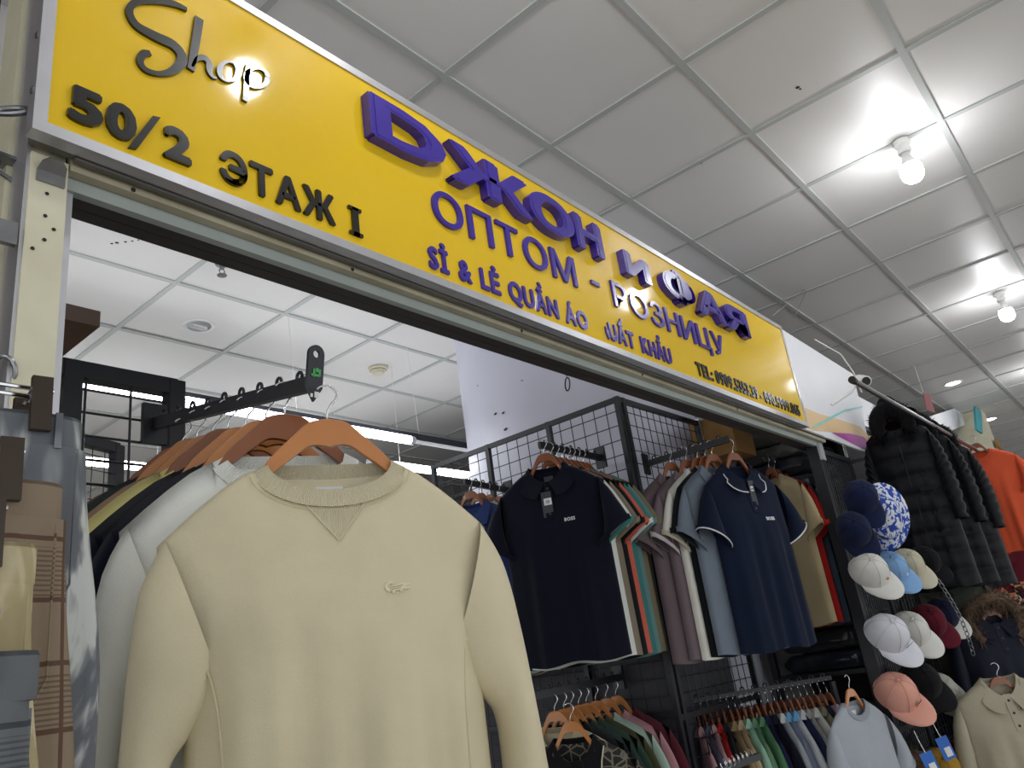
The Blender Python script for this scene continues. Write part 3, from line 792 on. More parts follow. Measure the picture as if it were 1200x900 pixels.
# hangers
def hanger_meshes(wide):
    if wide:
        P = [(.0, .084), (.03, .078), (.055, .056), (.09, .022), (.115, -.012), (.165, -.07), (.2, -.115)]; e = .05
    else:
        P = [(.0, .062), (.022, .058), (.04, .036), (.06, .002), (.09, -.035), (.13, -.075), (.165, -.11)]; e = .036
    P = catmull(P, 4); Q = [(x, z-lerp(e, .014, (x/P[-1][0])**.7)) for x, z in P]
    top = [(-x, z) for x, z in P[::-1]]+P[1:]; bot = [(-x, z) for x, z in Q[::-1]]+Q[1:]
    m = MB(); rg = []
    for (a, b), (c, d) in zip(top, bot):
        th = lerp(.006, .003, abs(a)/P[-1][0]); rg.append([(a, -th*.8, b-.003), (a, .0, b), (a, th*.8, b-.003), (c, th, d), (c, -th, d)])
    m.rings(rg); wood = m.mesh('wooden_bar', M['wood'], True, 50); m2 = m.mesh('wooden_bar', M['woodred'], True, 50)
    zt = .142 if wide else .118; z0 = zt-.04
    pts = [(0, 0, P[0][1]-.01), (0, 0, z0-.006)]+[(.017*math.sin(a), 0, zt-.017-.017*math.cos(a)) for a in [.5+k*.36 for k in range(11)]]
    hook = MB().tube(pts, .0019, 6).mesh('hook', M['chrome'], True)
    return wood, m2, hook
HG = {True: hanger_meshes(True), False: hanger_meshes(False)}
def hanger(label, pos, hd, red=False, group=None, scale=1, dz=0, wide=False):
    t = thing('coat_hanger', label, 'hanger', Vector(pos)+Vector((0, 0, dz)), math.radians(hd), group); t.scale = (scale,)*3
    a, b, c = HG[wide]
    link('wooden_bar', b if red else a, t); link('hook', c, t); return t

# --- the big beige sweatshirt
beige = srgb(216, 205, 174)
SO = at(387, 549, 1.25); SH = -27
sw = garment('sweatshirt', 'large beige crew neck sweatshirt with an embroidered crocodile, hanging in front', 'sweatshirt', 'sweater', SO, SH, beige, 'crew', seed=2, fold=.02, hi=True, matname='fleece')
SP = KIND['sweater']; SS = (2, .02)
g = MB()
tri = [(-.045, -.060), (.045, -.060), (0, -.118)]
rows = 8; vs = []; fs = []
for r_ in range(rows+1):
    t_ = r_/rows; hw_ = lerp(.044, .001, t_); z_ = lerp(-.058, -.118, t_)
    for c_ in range(5): x_ = lerp(-hw_, hw_, c_/4); zz2 = z_-(.008*math.sqrt(max(0, 1-(x_/.05)**2))*(1-t_) if 1 else 0); vs.append((x_, fy(SP, x_, zz2, *SS)-.0016, zz2))
fs = [(r_*5+c_, r_*5+c_+1, r_*5+c_+6, r_*5+c_+5) for r_ in range(rows) for c_ in range(4)]
me = g.add(vs, fs).mesh('neck_gusset', M['rib'], True); seam_uv(me, [(v[0]/.0034*.314, 0) for v in vs]); gus = link('neck_gusset', me, sw, beige)
sm_ = MB()
for sx in (-1, 1):
    L_ = [(sx*lerp(.046, 0, k/10), lerp(-.062, -.121, k/10)) for k in range(11)]
    sm_.tube([(x, fy(SP, x, z, *SS)-.002, z) for x, z in L_], .0016, 6)
sm_.build('gusset_seam', M['fleece'], gus, True, color=beige)
sm_ = MB()
L_ = [(SP['nw']*1.06*math.cos(a), -SP['nf']*1.06*math.sin(a)-.004) for a in [.12+k*(math.pi-.24)/30 for k in range(31)]]
sm_.tube([(x, fy(SP, x, z, *SS)-.0005, z) for x, z in L_], .0016, 6); sm_.build('neck_seam', M['fleece'], sw, True, color=beige)
for sx in (-1, 1):   # armhole seams on the front
    L_ = catmull([(.200, -.25), (.178, -.31), (.168, -.4), (.164, -.55), (.162, -.7)], 6)
    MB().tube([(sx*x, fy(SP, x, z, *SS)-.0006, z) for x, z in L_], .0014, 6).build('side_panel_seam', M['fleece'], sw, True, color=beige)
lab = MB().span((-.022, .018, -.045), (.022, .0205, -.025)).build('neck_label', M['tagwhite'], sw)
croc = [(-19, -2), (-20, 3), (-16, 8), (-9, 9), (-5, 6.5), (-8, 5), (-12, 5.5), (-15, 3), (-14, 0), (-10, 1.5), (-5, 3), (0, 4.5), (5, 5), (9, 7), (12, 5.5), (20, 4.5), (20, 2.5), (12, 1.5), (19, -.5), (18, -3), (10, -2.5), (6, -3), (7, -6), (3, -6), (2, -3.5), (-5, -4), (-6, -7), (-10, -7), (-9, -4), (-15, -4.5)]
crocp = [(.08+x*.001, -.2+z*.00115) for x, z in croc]
cm = patch(SP, crocp, *SS, lift=.0028).build('crocodile_badge', M['fleece'], sw, True, 30, color=srgb(224, 214, 184))
cm2 = MB()
for a in ((.068, -.2, .088, -.197), (.068, -.2025, .084, -.2005)):
    cm2.tube([(a[0], fy(SP, a[0], a[1], *SS)-.003, a[1]), (a[2], fy(SP, a[2], a[3], *SS)-.003, a[3])], .0006, 6)
cm2.build('stitch_line', M['fleece'], cm, True, color=srgb(190, 172, 132))
hanger('wooden coat hanger holding the front beige sweatshirt', SO+Vector((0, 0, .0)), SH, wide=True)
# --- the others on the same arm, receding to the panel
AD = (A0-A1)
def on_arm(a, b, t): return a+(b-a)*t
Acols = [('white', srgb(246, 247, 240)), ('navy', srgb(26, 28, 44)), ('blue black', srgb(20, 22, 34)), ('pale yellow', srgb(226, 214, 140)), ('dusty pink', srgb(176, 140, 116)), ('dark green', srgb(34, 48, 42)), ('brown', srgb(120, 92, 70))]
def arm_t(a, b, u):
    """share of the way from a to b whose picture column is u"""
    lo, hi_ = 0, 1
    for _ in range(30):
        mid = (lo+hi_)/2; d = a+(b-a)*mid-CAM
        if 600+FPX*d.dot(RT)/d.dot(FW) > u: lo = mid
        else: hi_ = mid
    return lo
for k, (cn, c) in enumerate(Acols):
    tt = arm_t(A1, A0, (334, 312, 288, 268, 250, 232, 215)[k])
    q = on_arm(A1, A0, tt)+Vector((-.002, 0, -.127)); hd = (-25, -23, -22, -21, -20, -20, -20)[k]
    off = Vector((0, 0, (.0, -.004, -.008, -.004, -.01, -.01, -.02)[k]))
    garment('sweatshirt', cn+' sweatshirt hanging behind the beige one on the display arm', 'sweatshirt', 'sweater_row', q+off, hd, c, 'crew', seed=1+k % 3, fold=.006, matname='fleece', group='sweatshirts on the long display arm')
    hanger('wooden coat hanger holding the '+cn+' sweatshirt', q+off, hd, k % 3 == 0, 'hangers on the long display arm', wide=True)

# ------------------------------------------------------------------ polos on the mesh panels
def hangtag(parent, p, x, z, seed, fold, wdt=.028, hgt=.075, white=(.0, -.018, .02, .018), mat='tagblack', tilt=0):
    y = fy(p, x, z-hgt/2, seed, fold)-.008
    mm = Matrix.Translation((x, y, z)) @ Matrix.Rotation(tilt, 4, 'Y')
    c = MB().box((0, 0, -hgt/2), (wdt, .0016, hgt), mm).build('price_tag', M[mat], parent)
    q = MB(); q.box((white[0], -.0012, white[1]-.012), (white[2], .0008, white[3]), mm); q.build('barcode_sticker', M['tagwhite'], c)
    q = MB()
    for k in range(5): q.box((white[0]-.006+k*.003, -.0018, white[1]-.013), (.0012, .0006, white[3]*.5), mm)
    q.build('barcode', M['mark'], c)
    MB().tube([mm @ Vector((0, .002, -.006)), mm @ Vector((.003, .0, .02)), mm @ Vector((0, .006, .04))], .0006, 5).build('string', M['mark'], c)
    return c
PP = KIND['polo']
NAVY = srgb(17, 18, 33)
def row(members, a, b, name, cat, kind, hd0, hd1, drop, group, where, red=True, collar='polo', jitter=1.5, seed0=1, scale=1.0):
    rn = random.Random(seed0)
    for k, mem in enumerate(members):
        cn, c, tt = mem[:3]; ex = mem[3] if len(mem) > 3 else {}
        q = on_arm(Vector(a), Vector(b), tt)+Vector((ex.get('dx', 0), 0, -drop))
        hd = lerp(hd0, hd1, tt)+rn.uniform(-jitter, jitter)
        kd = ex.get('kind', kind)+'_row'
        garment(ex.get('name', name), cn+' '+where, ex.get('cat', cat), kd, q, hd, srgb(c), ex.get('collar', collar), srgb(ex['cc']) if 'cc' in ex else None, srgb(ex['cuff']) if 'cuff' in ex else None, seed=1+(k+seed0) % 3, fold=.008, group=group, scale=scale*ex.get('s', 1))
        hanger('hanger under the '+cn+' '+where, q, hd, red, group+' hangers', scale=scale)
# group B
pB = onx(640, 549, 2.42)
poloB = garment('polo_shirt', 'dark navy polo shirt with a black price tag on the mesh panel arm', 'polo shirt', 'polo', pB, -68, NAVY, 'polo', seed=1, fold=.014, hi=True)
hangtag(poloB, PP, -.006, -.1, 1, .014, .04, .1, (.004, -.026, .03, .026))
word('BOSS', PP, .052, -.224, .013, .04, 1, .014).build('chest_logo', M['thread'], poloB)
MB().span((-.018, .01, -.05), (.018, .0125, -.03)).build('neck_label', M['tagblack'], poloB)
hanger('wooden hanger of the dark navy polo shirt', pB, -68, True, 'polo hangers')
row([('white polo with teal sleeve trim', (214, 216, 210), .15, dict(cuff=(70, 130, 120))),
     ('taupe polo', (128, 116, 100), .24), ('black polo', (20, 22, 26), .33),
     ('coral polo', (196, 96, 80), .42), ('teal polo', (58, 118, 116), .5, dict(cuff=(210, 210, 205))),
     ('greyish teal polo', (96, 132, 130), .58), ('khaki polo', (120, 110, 86), .67)],
    B1, B0, 'polo_shirt', 'polo shirt', 'polo', -72, -86, .101, 'polo shirts behind the dark navy polo', 'hanging behind the dark navy polo')
# group C (seen between sweatshirt and navy polo)
row([('cobalt blue polo', (44, 58, 104), .1), ('pale grey green polo', (180, 196, 182), .3), ('black polo', (24, 26, 32), .5), ('beige polo', (190, 178, 150), .72)],
    C1, C0, 'polo_shirt', 'polo shirt', 'polo', -78, -88, .101, 'polo shirts by the sweatshirt shoulder', 'partly hidden by the beige sweatshirt', seed0=2)
# group D
pD = ony(863, 547, 1.265)
NAVY2 = srgb(18, 27, 48)
poloD = garment('polo_shirt', 'deep blue polo shirt with white collar and sleeve piping and a grey tag', 'polo shirt', 'polo', pD, -20, NAVY2, 'polo', seed=2, fold=.014, hi=True)
for ch in poloD.children:
    if ch.name.startswith('sleeve'):
        for cc in ch.children: pass
def piping(parent, p, sx, seed):
    L1 = sleeve_mesh(p, sx, 8, 24, seed+sx, .014).first[-1]
    cen = Vector([sum(q[i] for q in L1)/len(L1) for i in range(3)])
    MB().tube([Vector(q)+(Vector(q)-cen).normalized()*.0035+Vector((0, 0, .002)) for q in L1], .003, 6, True).build('sleeve_piping', M['thread'], parent, True)
piping(poloD, PP, -1, 2); piping(poloD, PP, 1, 2)
cr = polo_collar(PP, 40); n4 = len(cr.v)//4
MB().tube([Vector(cr.v[k*4+1])+Vector((0, -.001, -.001)) for k in range(n4)], .0025, 6).build('collar_piping', M['thread'], poloD, True)
hangtag(poloD, PP, .012, -.07, 2, .014, .03, .115, (.0, -.022, .016, .02), tilt=-.0)
word('BOSS', PP, .038, -.236, .014, .05, 2, .014).build('chest_logo', M['thread'], poloD)
hanger('wooden hanger of the deep blue piped polo', pD, -20, True, 'polo hangers')
row([('blue grey polo', (112, 122, 134), .22), ('black polo', (22, 24, 28), .3), ('cream white polo', (224, 222, 212), .38, dict(dx=-.01, cuff=(190, 182, 160))),
     ('mauve polo with pale cuffs', (112, 98, 104), .48, dict(dx=-.035, cuff=(190, 182, 184))), ('plain mauve polo', (104, 90, 94), .62, dict(dx=-.07))],
    D1_, D0, 'polo_shirt', 'polo shirt', 'polo', -20, -16, .101, 'polo shirts left of the piped polo', 'hanging left of the piped deep blue polo', seed0=3)
# group E
row([('beige T-shirt', (186, 168, 132), .1, dict(name='t_shirt', cat='T-shirt', kind='tee', collar='crew')), ('red T-shirt', (190, 44, 40), .34, dict(name='t_shirt', cat='T-shirt', kind='tee', collar='crew')),
     ('slate blue T-shirt', (62, 78, 92), .58, dict(name='t_shirt', cat='T-shirt', kind='tee', collar='crew')), ('dark green T-shirt', (44, 58, 50), .85, dict(name='t_shirt', cat='T-shirt', kind='tee', collar='crew'))],
    E1, E0, 't_shirt', 'T-shirt', 'tee', -124, -116, .101, 'T-shirts right of the piped polo', 'hanging right of the piped deep blue polo', seed0=4)
# group G: patterned shirt in front
m_, nt, b_ = newmat('patterned_cloth')
tc = nt.nodes.new('ShaderNodeTexCoord'); vo = nt.nodes.new('ShaderNodeTexVoronoi'); vo.inputs['Scale'].default_value = 34; vo.feature = 'DISTANCE_TO_EDGE'
nt.links.new(tc.outputs['Object'], vo.inputs['Vector'])
ra = nt.nodes.new('ShaderNodeValToRGB'); ra.color_ramp.elements[0].color = srgb(120, 112, 96); ra.color_ramp.elements[0].position = .03; ra.color_ramp.elements[1].color = srgb(30, 29, 30); ra.color_ramp.elements[1].position = .1
nt.links.new(vo.outputs['Distance'], ra.inputs[0]); nt.links.new(ra.outputs[0], b_.inputs['Base Color']); b_.inputs['Roughness'].default_value = .85
M['pattern'] = m_
pG = onx(672, 868, 2.33)
sg = garment('shirt', 'dark patterned shirt with plain black collar and blue tag in the low row', 'shirt', 'shirt', pG, -68, srgb(30, 30, 32), 'polo', seed=1, fold=.012, hi=False, matname='pattern')
for ch in sg.children:
    if ch.name.startswith('collar') or ch.name.startswith('placket'):
        me2 = ch.data.copy(); me2.materials.clear(); me2.materials.append(M['fabric']); ch.data = me2; ch.color = srgb(22, 22, 25)
hangtag(sg, KIND['shirt'], .03, -.1, 1, .012, .07, .09, (0, -.02, .045, .03), 'tagblue')
cr = polo_collar(KIND['shirt'], 14); n4 = len(cr.v)//4
MB().tube([Vector(cr.v[k*4+1]) for k in range(n4)], .0022, 6).build('collar_piping', M['cream'], sg, True)
hanger('orange wooden hanger of the dark patterned shirt', pG, -68, False, 'low row hangers')
row([('cream edged shirt', (196, 186, 156), .2, dict(s=1.0)), ('black shirt', (24, 24, 27), .3), ('dark pine shirt', (40, 56, 52), .38), ('bottle green shirt', (46, 66, 56), .47), ('olive shirt', (66, 66, 44), .56),
     ('mint shirt', (160, 182, 168), .67), ('dusty pink shirt', (174, 128, 134), .8), ('maroon shirt', (88, 36, 46), .93)],
    G1, G0, 'shirt', 'shirt', 'shirt', -72, -86, .125, 'shirts on the low arm', 'in the low row behind the patterned shirt', seed0=5, red=False)
# group H: the long low row
HC = [('pink polo', (188, 146, 152)), ('slate violet polo', (86, 84, 104)), ('pale pink polo', (190, 156, 158)), ('red polo', (176, 40, 44)), ('charcoal polo', (40, 40, 44)), ('tan polo', (158, 134, 100)),
      ('sand polo', (192, 170, 136)), ('mint green polo', (164, 208, 184)), ('sage green polo', (108, 148, 116)), ('leaf green polo', (92, 140, 100)), ('ink blue polo', (34, 38, 72)), ('midnight polo', (26, 28, 46)),
      ('light grey polo', (176, 182, 188)), ('periwinkle grey polo', (122, 130, 152)), ('white polo', (206, 210, 216)), ('navy striped polo', (32, 38, 70)), ('ash grey polo', (150, 150, 150)), ('off white polo', (196, 196, 190)),
      ('olive beige polo', (122, 120, 98)), ('blue black polo', (28, 30, 44)), ('lilac polo', (158, 138, 150))]
HX = {'light grey polo': dict(cc=(214, 214, 212)), 'periwinkle grey polo': dict(cc=(110, 170, 214)), 'white polo': dict(cc=(110, 170, 214)), 'navy striped polo': dict(cc=(200, 200, 205))}
row([(n_, c_, .03+.92*k/20, HX.get(n_, {})) for k, (n_, c_) in enumerate(HC)], H0, H1, 'polo_shirt', 'polo shirt', 'polo', 34, 42, .108, 'polo shirts on the long low rail', 'in the long low row', seed0=6, red=True, jitter=4, scale=.92)
pT = at(1000, 824, 3.0)
tee = garment('t_shirt', 'light grey blue crew neck T-shirt at the end of the low rail', 'T-shirt', 'tee', pT, -14, srgb(166, 172, 180), 'crew', seed=2, fold=.012, hi=True, scale=.86)
MB().span((-.02, .012, -.05), (.02, .0145, -.03)).build('neck_label', M['tagwhite'], tee)
hanger('orange wooden hanger of the light grey blue T-shirt', pT, -14, False, 'low row hangers', scale=.86)
# small rack of chrome hanger hooks at the lower edge
rk = thing('hook_rack', 'black bar with chrome hooks at the lower edge below the low row', 'rack', at(880, 893, 2.5)); ro = Vector(rk.location)
MB().bar(at(838, 905, 2.4)-ro, at(890, 886, 2.6)-ro, .02, .02).build('bar', M['blackmetal'], rk)
for k in range(7):
    q = at(848+k*5, 896-k*2, 2.42+.025*k)-ro
    MB().tube([q+Vector((0, 0, .014*math.cos(a)))+RT*(.01*math.sin(a)) for a in [j*.45 for j in range(12)]], .0018, 5).build('hook', M['chrome'], rk, True)

# ------------------------------------------------------------------ stock shelf with wrapped bundles
sh = thing('stock_shelf', 'black metal shelf unit stacked with plastic wrapped clothing behind the right post', 'shelf', (4.1, 1.75, 0)); so = Vector(sh.location)
for (x, y) in ((3.9, 1.2), (3.9, 1.66), (4.36, 1.2), (4.36, 1.66)): MB().span(Vector((x-.015, y-.015, 0))-so, Vector((x+.015, y+.015, 2.75))-so).build('upright', M['blackmetal'], sh)
for z in (.35, .8, 1.25, 1.7, 2.1, 2.52): MB().span(Vector((3.89, 1.19, z-.02))-so, Vector((4.37, 1.67, z))-so).build('shelf_board', M['blackmetal'], sh)
MB().span(Vector((4.372, 1.19, 0))-so, Vector((4.38, 1.67, 2.75))-so).build('back_panel', M['darkwall'], sh)
m_, nt, b_ = newmat('plastic_wrapped_cloth')
oi = nt.nodes.new('ShaderNodeObjectInfo'); nt.links.new(oi.outputs['Color'], b_.inputs['Base Color'])
b_.inputs['Roughness'].default_value = .28; b_.inputs['Coat Weight'].default_value = .6; b_.inputs['Coat Roughness'].default_value = .15
tc = nt.nodes.new('ShaderNodeTexCoord'); n_ = nt.nodes.new('ShaderNodeTexNoise'); n_.inputs['Scale'].default_value = 26; n_.inputs['Detail'].default_value = 3; n_.inputs['Distortion'].default_value = 1.5
mp = nt.nodes.new('ShaderNodeMapping'); mp.inputs['Scale'].default_value = (.5, .5, 2.2)
nt.links.new(tc.outputs['Object'], mp.inputs[0]); nt.links.new(mp.outputs[0], n_.inputs['Vector'])
bp = nt.nodes.new('ShaderNodeBump'); bp.inputs['Strength'].default_value = 1; bp.inputs['Distance'].default_value = .012
nt.links.new(n_.outputs[0], bp.inputs['Height']); nt.links.new(bp.outputs[0], b_.inputs['Normal'])
M['wrapped'] = m_
def bundle_mesh(seed):
    m = MB(); rg = []; rn = random.Random(seed); ph = rn.uniform(0, 6)
    for k in range(9):
        u = k/8*2-1; e = max(.05, 1-abs(u)**5)**.4; r = []
        for j in range(16):
            a = 2*math.pi*j/16; c, s = math.cos(a), math.sin(a)
            px = abs(c)**.35*(1 if c > 0 else -1); pz = abs(s)**.45*(1 if s > 0 else -1)
            wob = 1+.06*math.sin(5*a+ph+k)+.05*math.sin(3*k+ph)
            r.append((px*.5*e*wob, u*.5, (pz*.5*e*wob+.5)))
        rg.append(r)
    return m.rings(rg).mesh('bundle', M['wrapped'], True)
BM = [bundle_mesh(s) for s in range(4)]
bi = 0
rn = random.Random(9)
cols_b = [(48, 48, 56), (36, 42, 58), (88, 88, 90), (58, 66, 60), (122, 112, 60), (42, 42, 48), (104, 102, 98), (64, 58, 64)]
names_b = ['charcoal', 'blue black', 'dark grey', 'green black', 'olive yellow', 'black', 'grey', 'plum black']
lev = {2.52: 2, 2.1: 4, 1.7: 4, 1.25: 4, .8: 3}
wd = {2.52: 'the top shelf', 2.1: 'the second shelf', 1.7: 'the third shelf', 1.25: 'the fourth shelf', .8: 'the lowest shelf'}
od = ['bottom', 'second', 'third', 'fourth']
for z in (2.52, 2.1, 1.7, 1.25, .8):
    for colm, xc in enumerate((4.015, 4.245)):
        zc = z+.002
        for k in range(lev[z]):
            hgt = rn.uniform(.075, .1) if lev[z] > 2 else rn.uniform(.1, .14)
            ci = rn.randrange(8)
            o = link('wrapped_bundle', BM[bi % 4], None, srgb(cols_b[ci])); bi += 1
            o.location = (xc, 1.43, zc); o.scale = (.215, .42+rn.uniform(-.01, .01), hgt*.93); o.rotation_euler = (0, 0, rn.uniform(-.04, .04)+(0 if k % 2 else math.pi))
            tag(o, '%s plastic wrapped bundle, %s in the %s stack on %s' % (names_b[ci], od[k], ('near', 'far')[colm], wd[z]), 'bundle', 'wrapped bundles on the stock shelf'); zc += hgt
o = MB().span((3.6, 1.46, 2.3), (3.83, 1.68, 2.5)).build('cardboard_box', M['cardboard']); tag(o, 'brown cardboard box beyond the mesh panel under the header', 'box')
o = MB().bar((3.32, 1.5, 2.5), (3.7, 1.66, 2.56), .04, .02).build('pale_strip', M['whitepaint']); tag(o, 'pale strip above the cardboard box under the header', 'strip')
struct(MB().span((4.42, 1.2, 0), (4.46, 8.2, 2.6)).build('wall_right', M['wall']))

# ------------------------------------------------------------------ trousers at the left
def trouser_mat(name, kind):
    m, nt, b = newmat(name); tc = nt.nodes.new('ShaderNodeTexCoord'); b.inputs['Roughness'].default_value = .9; b.inputs['Specular IOR Level'].default_value = .15
    L = nt.links
    if kind in ('camo', 'beigecamo'):
        n = nt.nodes.new('ShaderNodeTexNoise'); n.inputs['Scale'].default_value = 9 if kind == 'camo' else 14; n.inputs['Detail'].default_value = 3; n.inputs['Distortion'].default_value = 2.2
        mp = nt.nodes.new('ShaderNodeMapping'); mp.inputs['Scale'].default_value = (1, 1, .45)
        L.new(tc.outputs['Object'], mp.inputs[0]); L.new(mp.outputs[0], n.inputs['Vector'])
        r = nt.nodes.new('ShaderNodeValToRGB'); e = r.color_ramp.elements
        if kind == 'camo': cs = [(.0, srgb(92, 95, 100)), (.5, srgb(108, 111, 116)), (.55, srgb(136, 139, 142)), (.62, srgb(196, 198, 194))]
        else: cs = [(.0, srgb(160, 146, 112)), (.5, srgb(178, 164, 128)), (.56, srgb(198, 186, 154)), (.7, srgb(206, 196, 166))]
        e[0].position, e[0].color = cs[0]; e[1].position, e[1].color = cs[-1]
        for q in cs[1:-1]: x = e.new(q[0]); x.color = q[1]
        L.new(n.outputs[0], r.inputs[0]); L.new(r.outputs[0], b.inputs['Base Color'])
    else:
        sx = nt.nodes.new('ShaderNodeSeparateXYZ'); L.new(tc.outputs['Object'], sx.inputs[0])
        def stripes(axis, period, width, fine=None):
            a = nt.nodes.new('ShaderNodeMath'); a.operation = 'MULTIPLY'; a.inputs[1].default_value = 1/period; L.new(sx.outputs[axis], a.inputs[0])
            f = nt.nodes.new('ShaderNodeMath'); f.operation = 'FRACT'; L.new(a.outputs[0], f.inputs[0])
            c = nt.nodes.new('ShaderNodeMath'); c.operation = 'LESS_THAN'; c.inputs[1].default_value = width; L.new(f.outputs[0], c.inputs[0]); return c
        base, line, fine = ((srgb(140, 124, 106), srgb(98, 76, 64), srgb(112, 96, 80)) if kind == 'brown' else (srgb(108, 111, 114), srgb(72, 75, 80), srgb(86, 89, 93)))
        s1 = stripes(2, .058, .08); s2 = stripes(2, .0046, .42); band = stripes(2, .116, .45); s3 = stripes(0, .06, .06); s4 = stripes(0, .006, .4)
        mul = nt.nodes.new('ShaderNodeMath'); mul.operation = 'MULTIPLY'; L.new(s2.outputs[0], mul.inputs[0]); L.new(band.outputs[0], mul.inputs[1])
        mx1 = nt.nodes.new('ShaderNodeMix'); mx1.data_type = 'RGBA'; mx1.inputs[6].default_value = base; mx1.inputs[7].default_value = fine; L.new(mul.outputs[0], mx1.inputs[0])
        mxx = nt.nodes.new('ShaderNodeMath'); mxx.operation = 'MAXIMUM'; L.new(s1.outputs[0], mxx.inputs[0]); L.new(s3.outputs[0], mxx.inputs[1])
        mx2 = nt.nodes.new('ShaderNodeMix'); mx2.data_type = 'RGBA'; mx2.inputs[7].default_value = line; L.new(mx1.outputs[2], mx2.inputs[6]); L.new(mxx.outputs[0], mx2.inputs[0])
        L.new(mx2.outputs[2], b.inputs['Base Color'])
    n = nt.nodes.new('ShaderNodeTexNoise'); n.inputs['Scale'].default_value = 300; L.new(tc.outputs['Object'], n.inputs['Vector'])
    bp = nt.nodes.new('ShaderNodeBump'); bp.inputs['Strength'].default_value = .3; bp.inputs['Distance'].default_value = .001; L.new(n.outputs[0], bp.inputs['Height']); L.new(bp.outputs[0], b.inputs['Normal'])
    return m
def trousers(label, pos, hd, matl, clipx, seed, wdt=.2, thick=.03, L=1.0, seamcol='thread'):
    """folded pair hanging from clip hanger; local +x = outer edge, origin at the top outer corner"""
    t = thing('trousers', label, 'trousers', pos, math.radians(hd), 'trousers on clip hangers')
    m = MB(); rg = []
    for k in range(26):
        z = -.036-(L-.036)*k/25; q = -z; r = []
        wz = wdt*(1+.28*sm((q-.03)/.3)-.25*sm((q-.4)/.6)); th = thick*(1+.5*sm(q/.3))
        for j in range(28):
            a = 2*math.pi*j/28; c, s = math.cos(a), math.sin(a)
            x = -wz/2+wz/2*abs(c)**.6*(1 if c > 0 else -1)+.03*sm((q-.02)/.3); y = th*abs(s)**.6*(1 if s > 0 else -1)
            y += .006*math.sin(x*55+seed+q*4)*sm(q/.2)+.004*math.sin(x*110+seed*2)*sm(q/.1)
            r.append((x+.006*math.sin(q*9+seed), y, z))
        rg.append(r)
    m.rings(rg); m.build('legs', matl, t, True, 60)
    m = MB(); rg = []
    for z in (-.038, -.034, -.004, 0, -.004):
        r = []
        for j in range(28):
            a = 2*math.pi*j/28; c, s = math.cos(a), math.sin(a); e = 1.005 if -.036 < z < -.001 else .985
            r.append((-wdt/2+wdt/2*e*abs(c)**.6*(1 if c > 0 else -1), thick*1.0*e*abs(s)**.6*(1 if s > 0 else -1), z))
        rg.append(r)
    m.rings(rg); wb = m.build('waistband', matl, t, True, 60)
    if seed == 1: q = MB(); q.box((-.03, -thick*1.04, -.02), (.007, .003, .04)); q.build('belt_loop', matl, wb)
    q = MB(); q.tube([(-.012-.0*k, -thick*1.05-.004, -.045-.02*k) for k in range(8)]+[(-.03, -thick*1.4, -.22)], .0012, 5); q.build('pocket_seam', matl, t, True)
    # clip and hanger bar
    h = thing('clip_hanger', 'clip hanger of the '+label, 'hanger', Vector(pos), math.radians(hd), 'clip hangers at the left')
    for sgn in (-1, 1): MB().box((clipx, sgn*(thick+.008), .004), (.02, .008, .062), Matrix.Rotation(sgn*.06, 4, 'X')).build('clip_jaw', M['clip'], h)
    MB().tube([(clipx, -thick-.004, .03), (clipx+.005, -thick*.5, .042), (clipx+.005, thick*.5, .042), (clipx, thick+.004, .03)], .004, 8).build('clip_spring', M['chrome'], h, True)
    MB().tube([(clipx+.02, -.004, .035), (-.4, -.004, .045)], .0025, 6).tube([(clipx+.02, .008, .03), (-.4, .008, .04)], .0025, 6).build('hanger_wire', M['chrome'], h, True)
    return t
trousers('grey and white tie dyed trousers nearest the beige sweatshirt', at(94, 498, .9), -6, trouser_mat('grey_camo_denim', 'camo'), -.05, 1)
trousers('brown checked trousers hanging second from the right', at(70, 573, .8), -4, trouser_mat('brown_check', 'brown'), -.055, 2, .17)
trousers('beige washed trousers hanging third from the right', at(40, 642, .72), -4, trouser_mat('beige_wash', 'beigecamo'), -.045, 3, .16)
trousers('grey checked trousers at the lower left corner', at(43, 764, .66), -4, trouser_mat('grey_check', 'grey'), -.05, 4, .16)

# ------------------------------------------------------------------ neighbouring stall along the corridor
struct(MB().span((4.47, 1.42, 0), (14, 1.5, 2.72)).build('wall_neighbour', M['darkwall']))
struct(MB().span((4.9, 1.38, 2.72), (14, 1.5, 2.95)).build('trim_1', M['whitepaint']))
struct(MB().span((14.5, -5, 0), (14.6, 9, ZC)).build('wall_far', M['wall']))

gridpanel('mesh_panel', 'dark dense wire mesh door right of the silver hinge behind the caps', (3.75, 1.13, 0), (1, 0, 0), .42, .05, 2.235, (.032, .05), (0, .42), (2.22, 1.0, .1), .003, .024)
gridpanel('mesh_panel', 'black wire mesh panel on which the caps hang below the coats', (4.2, 1.13, 0), (1, 0, 0), .5, .05, 2.0, .06, (0, .5), (1.98, .1), .003, .02)
# printed banner
bn = thing('printed_banner', 'white printed banner with orange and magenta swooshes right of the yellow sign', 'banner', (4.0, 1.1, 2.29)); bo = Vector(bn.location)
bm_ = MB(); bm_.prism([(-.6, .0), (.53, .0), (.62, .3), (.66, .50), (-.6, .52)], -.012); bm_.build('banner_sheet', M['whitepaint'], bn)
def bq(u, v, y=1.0985): p = ony(u, v, y)-bo; return (p.x, p.z)
def swoosh(pts, name, c, lift):
    m = MB(); m.prism([bq(*q) for q in pts], .0008, Matrix.Translation((0, -lift, 0))); m.build(name, plain('print_'+name, srgb(c), .5), bn)
swoosh([(944, 478), (960, 485), (985, 492), (1008, 500), (1019, 512), (1021, 520), (1000, 512), (975, 506), (952, 504), (945, 500)], 'orange_swoosh', (226, 190, 140), .001)
swoosh([(975, 507), (995, 508), (1012, 512), (1020, 521), (1022, 530), (1008, 524), (990, 515)], 'magenta_swoosh', (176, 70, 160), .0022)
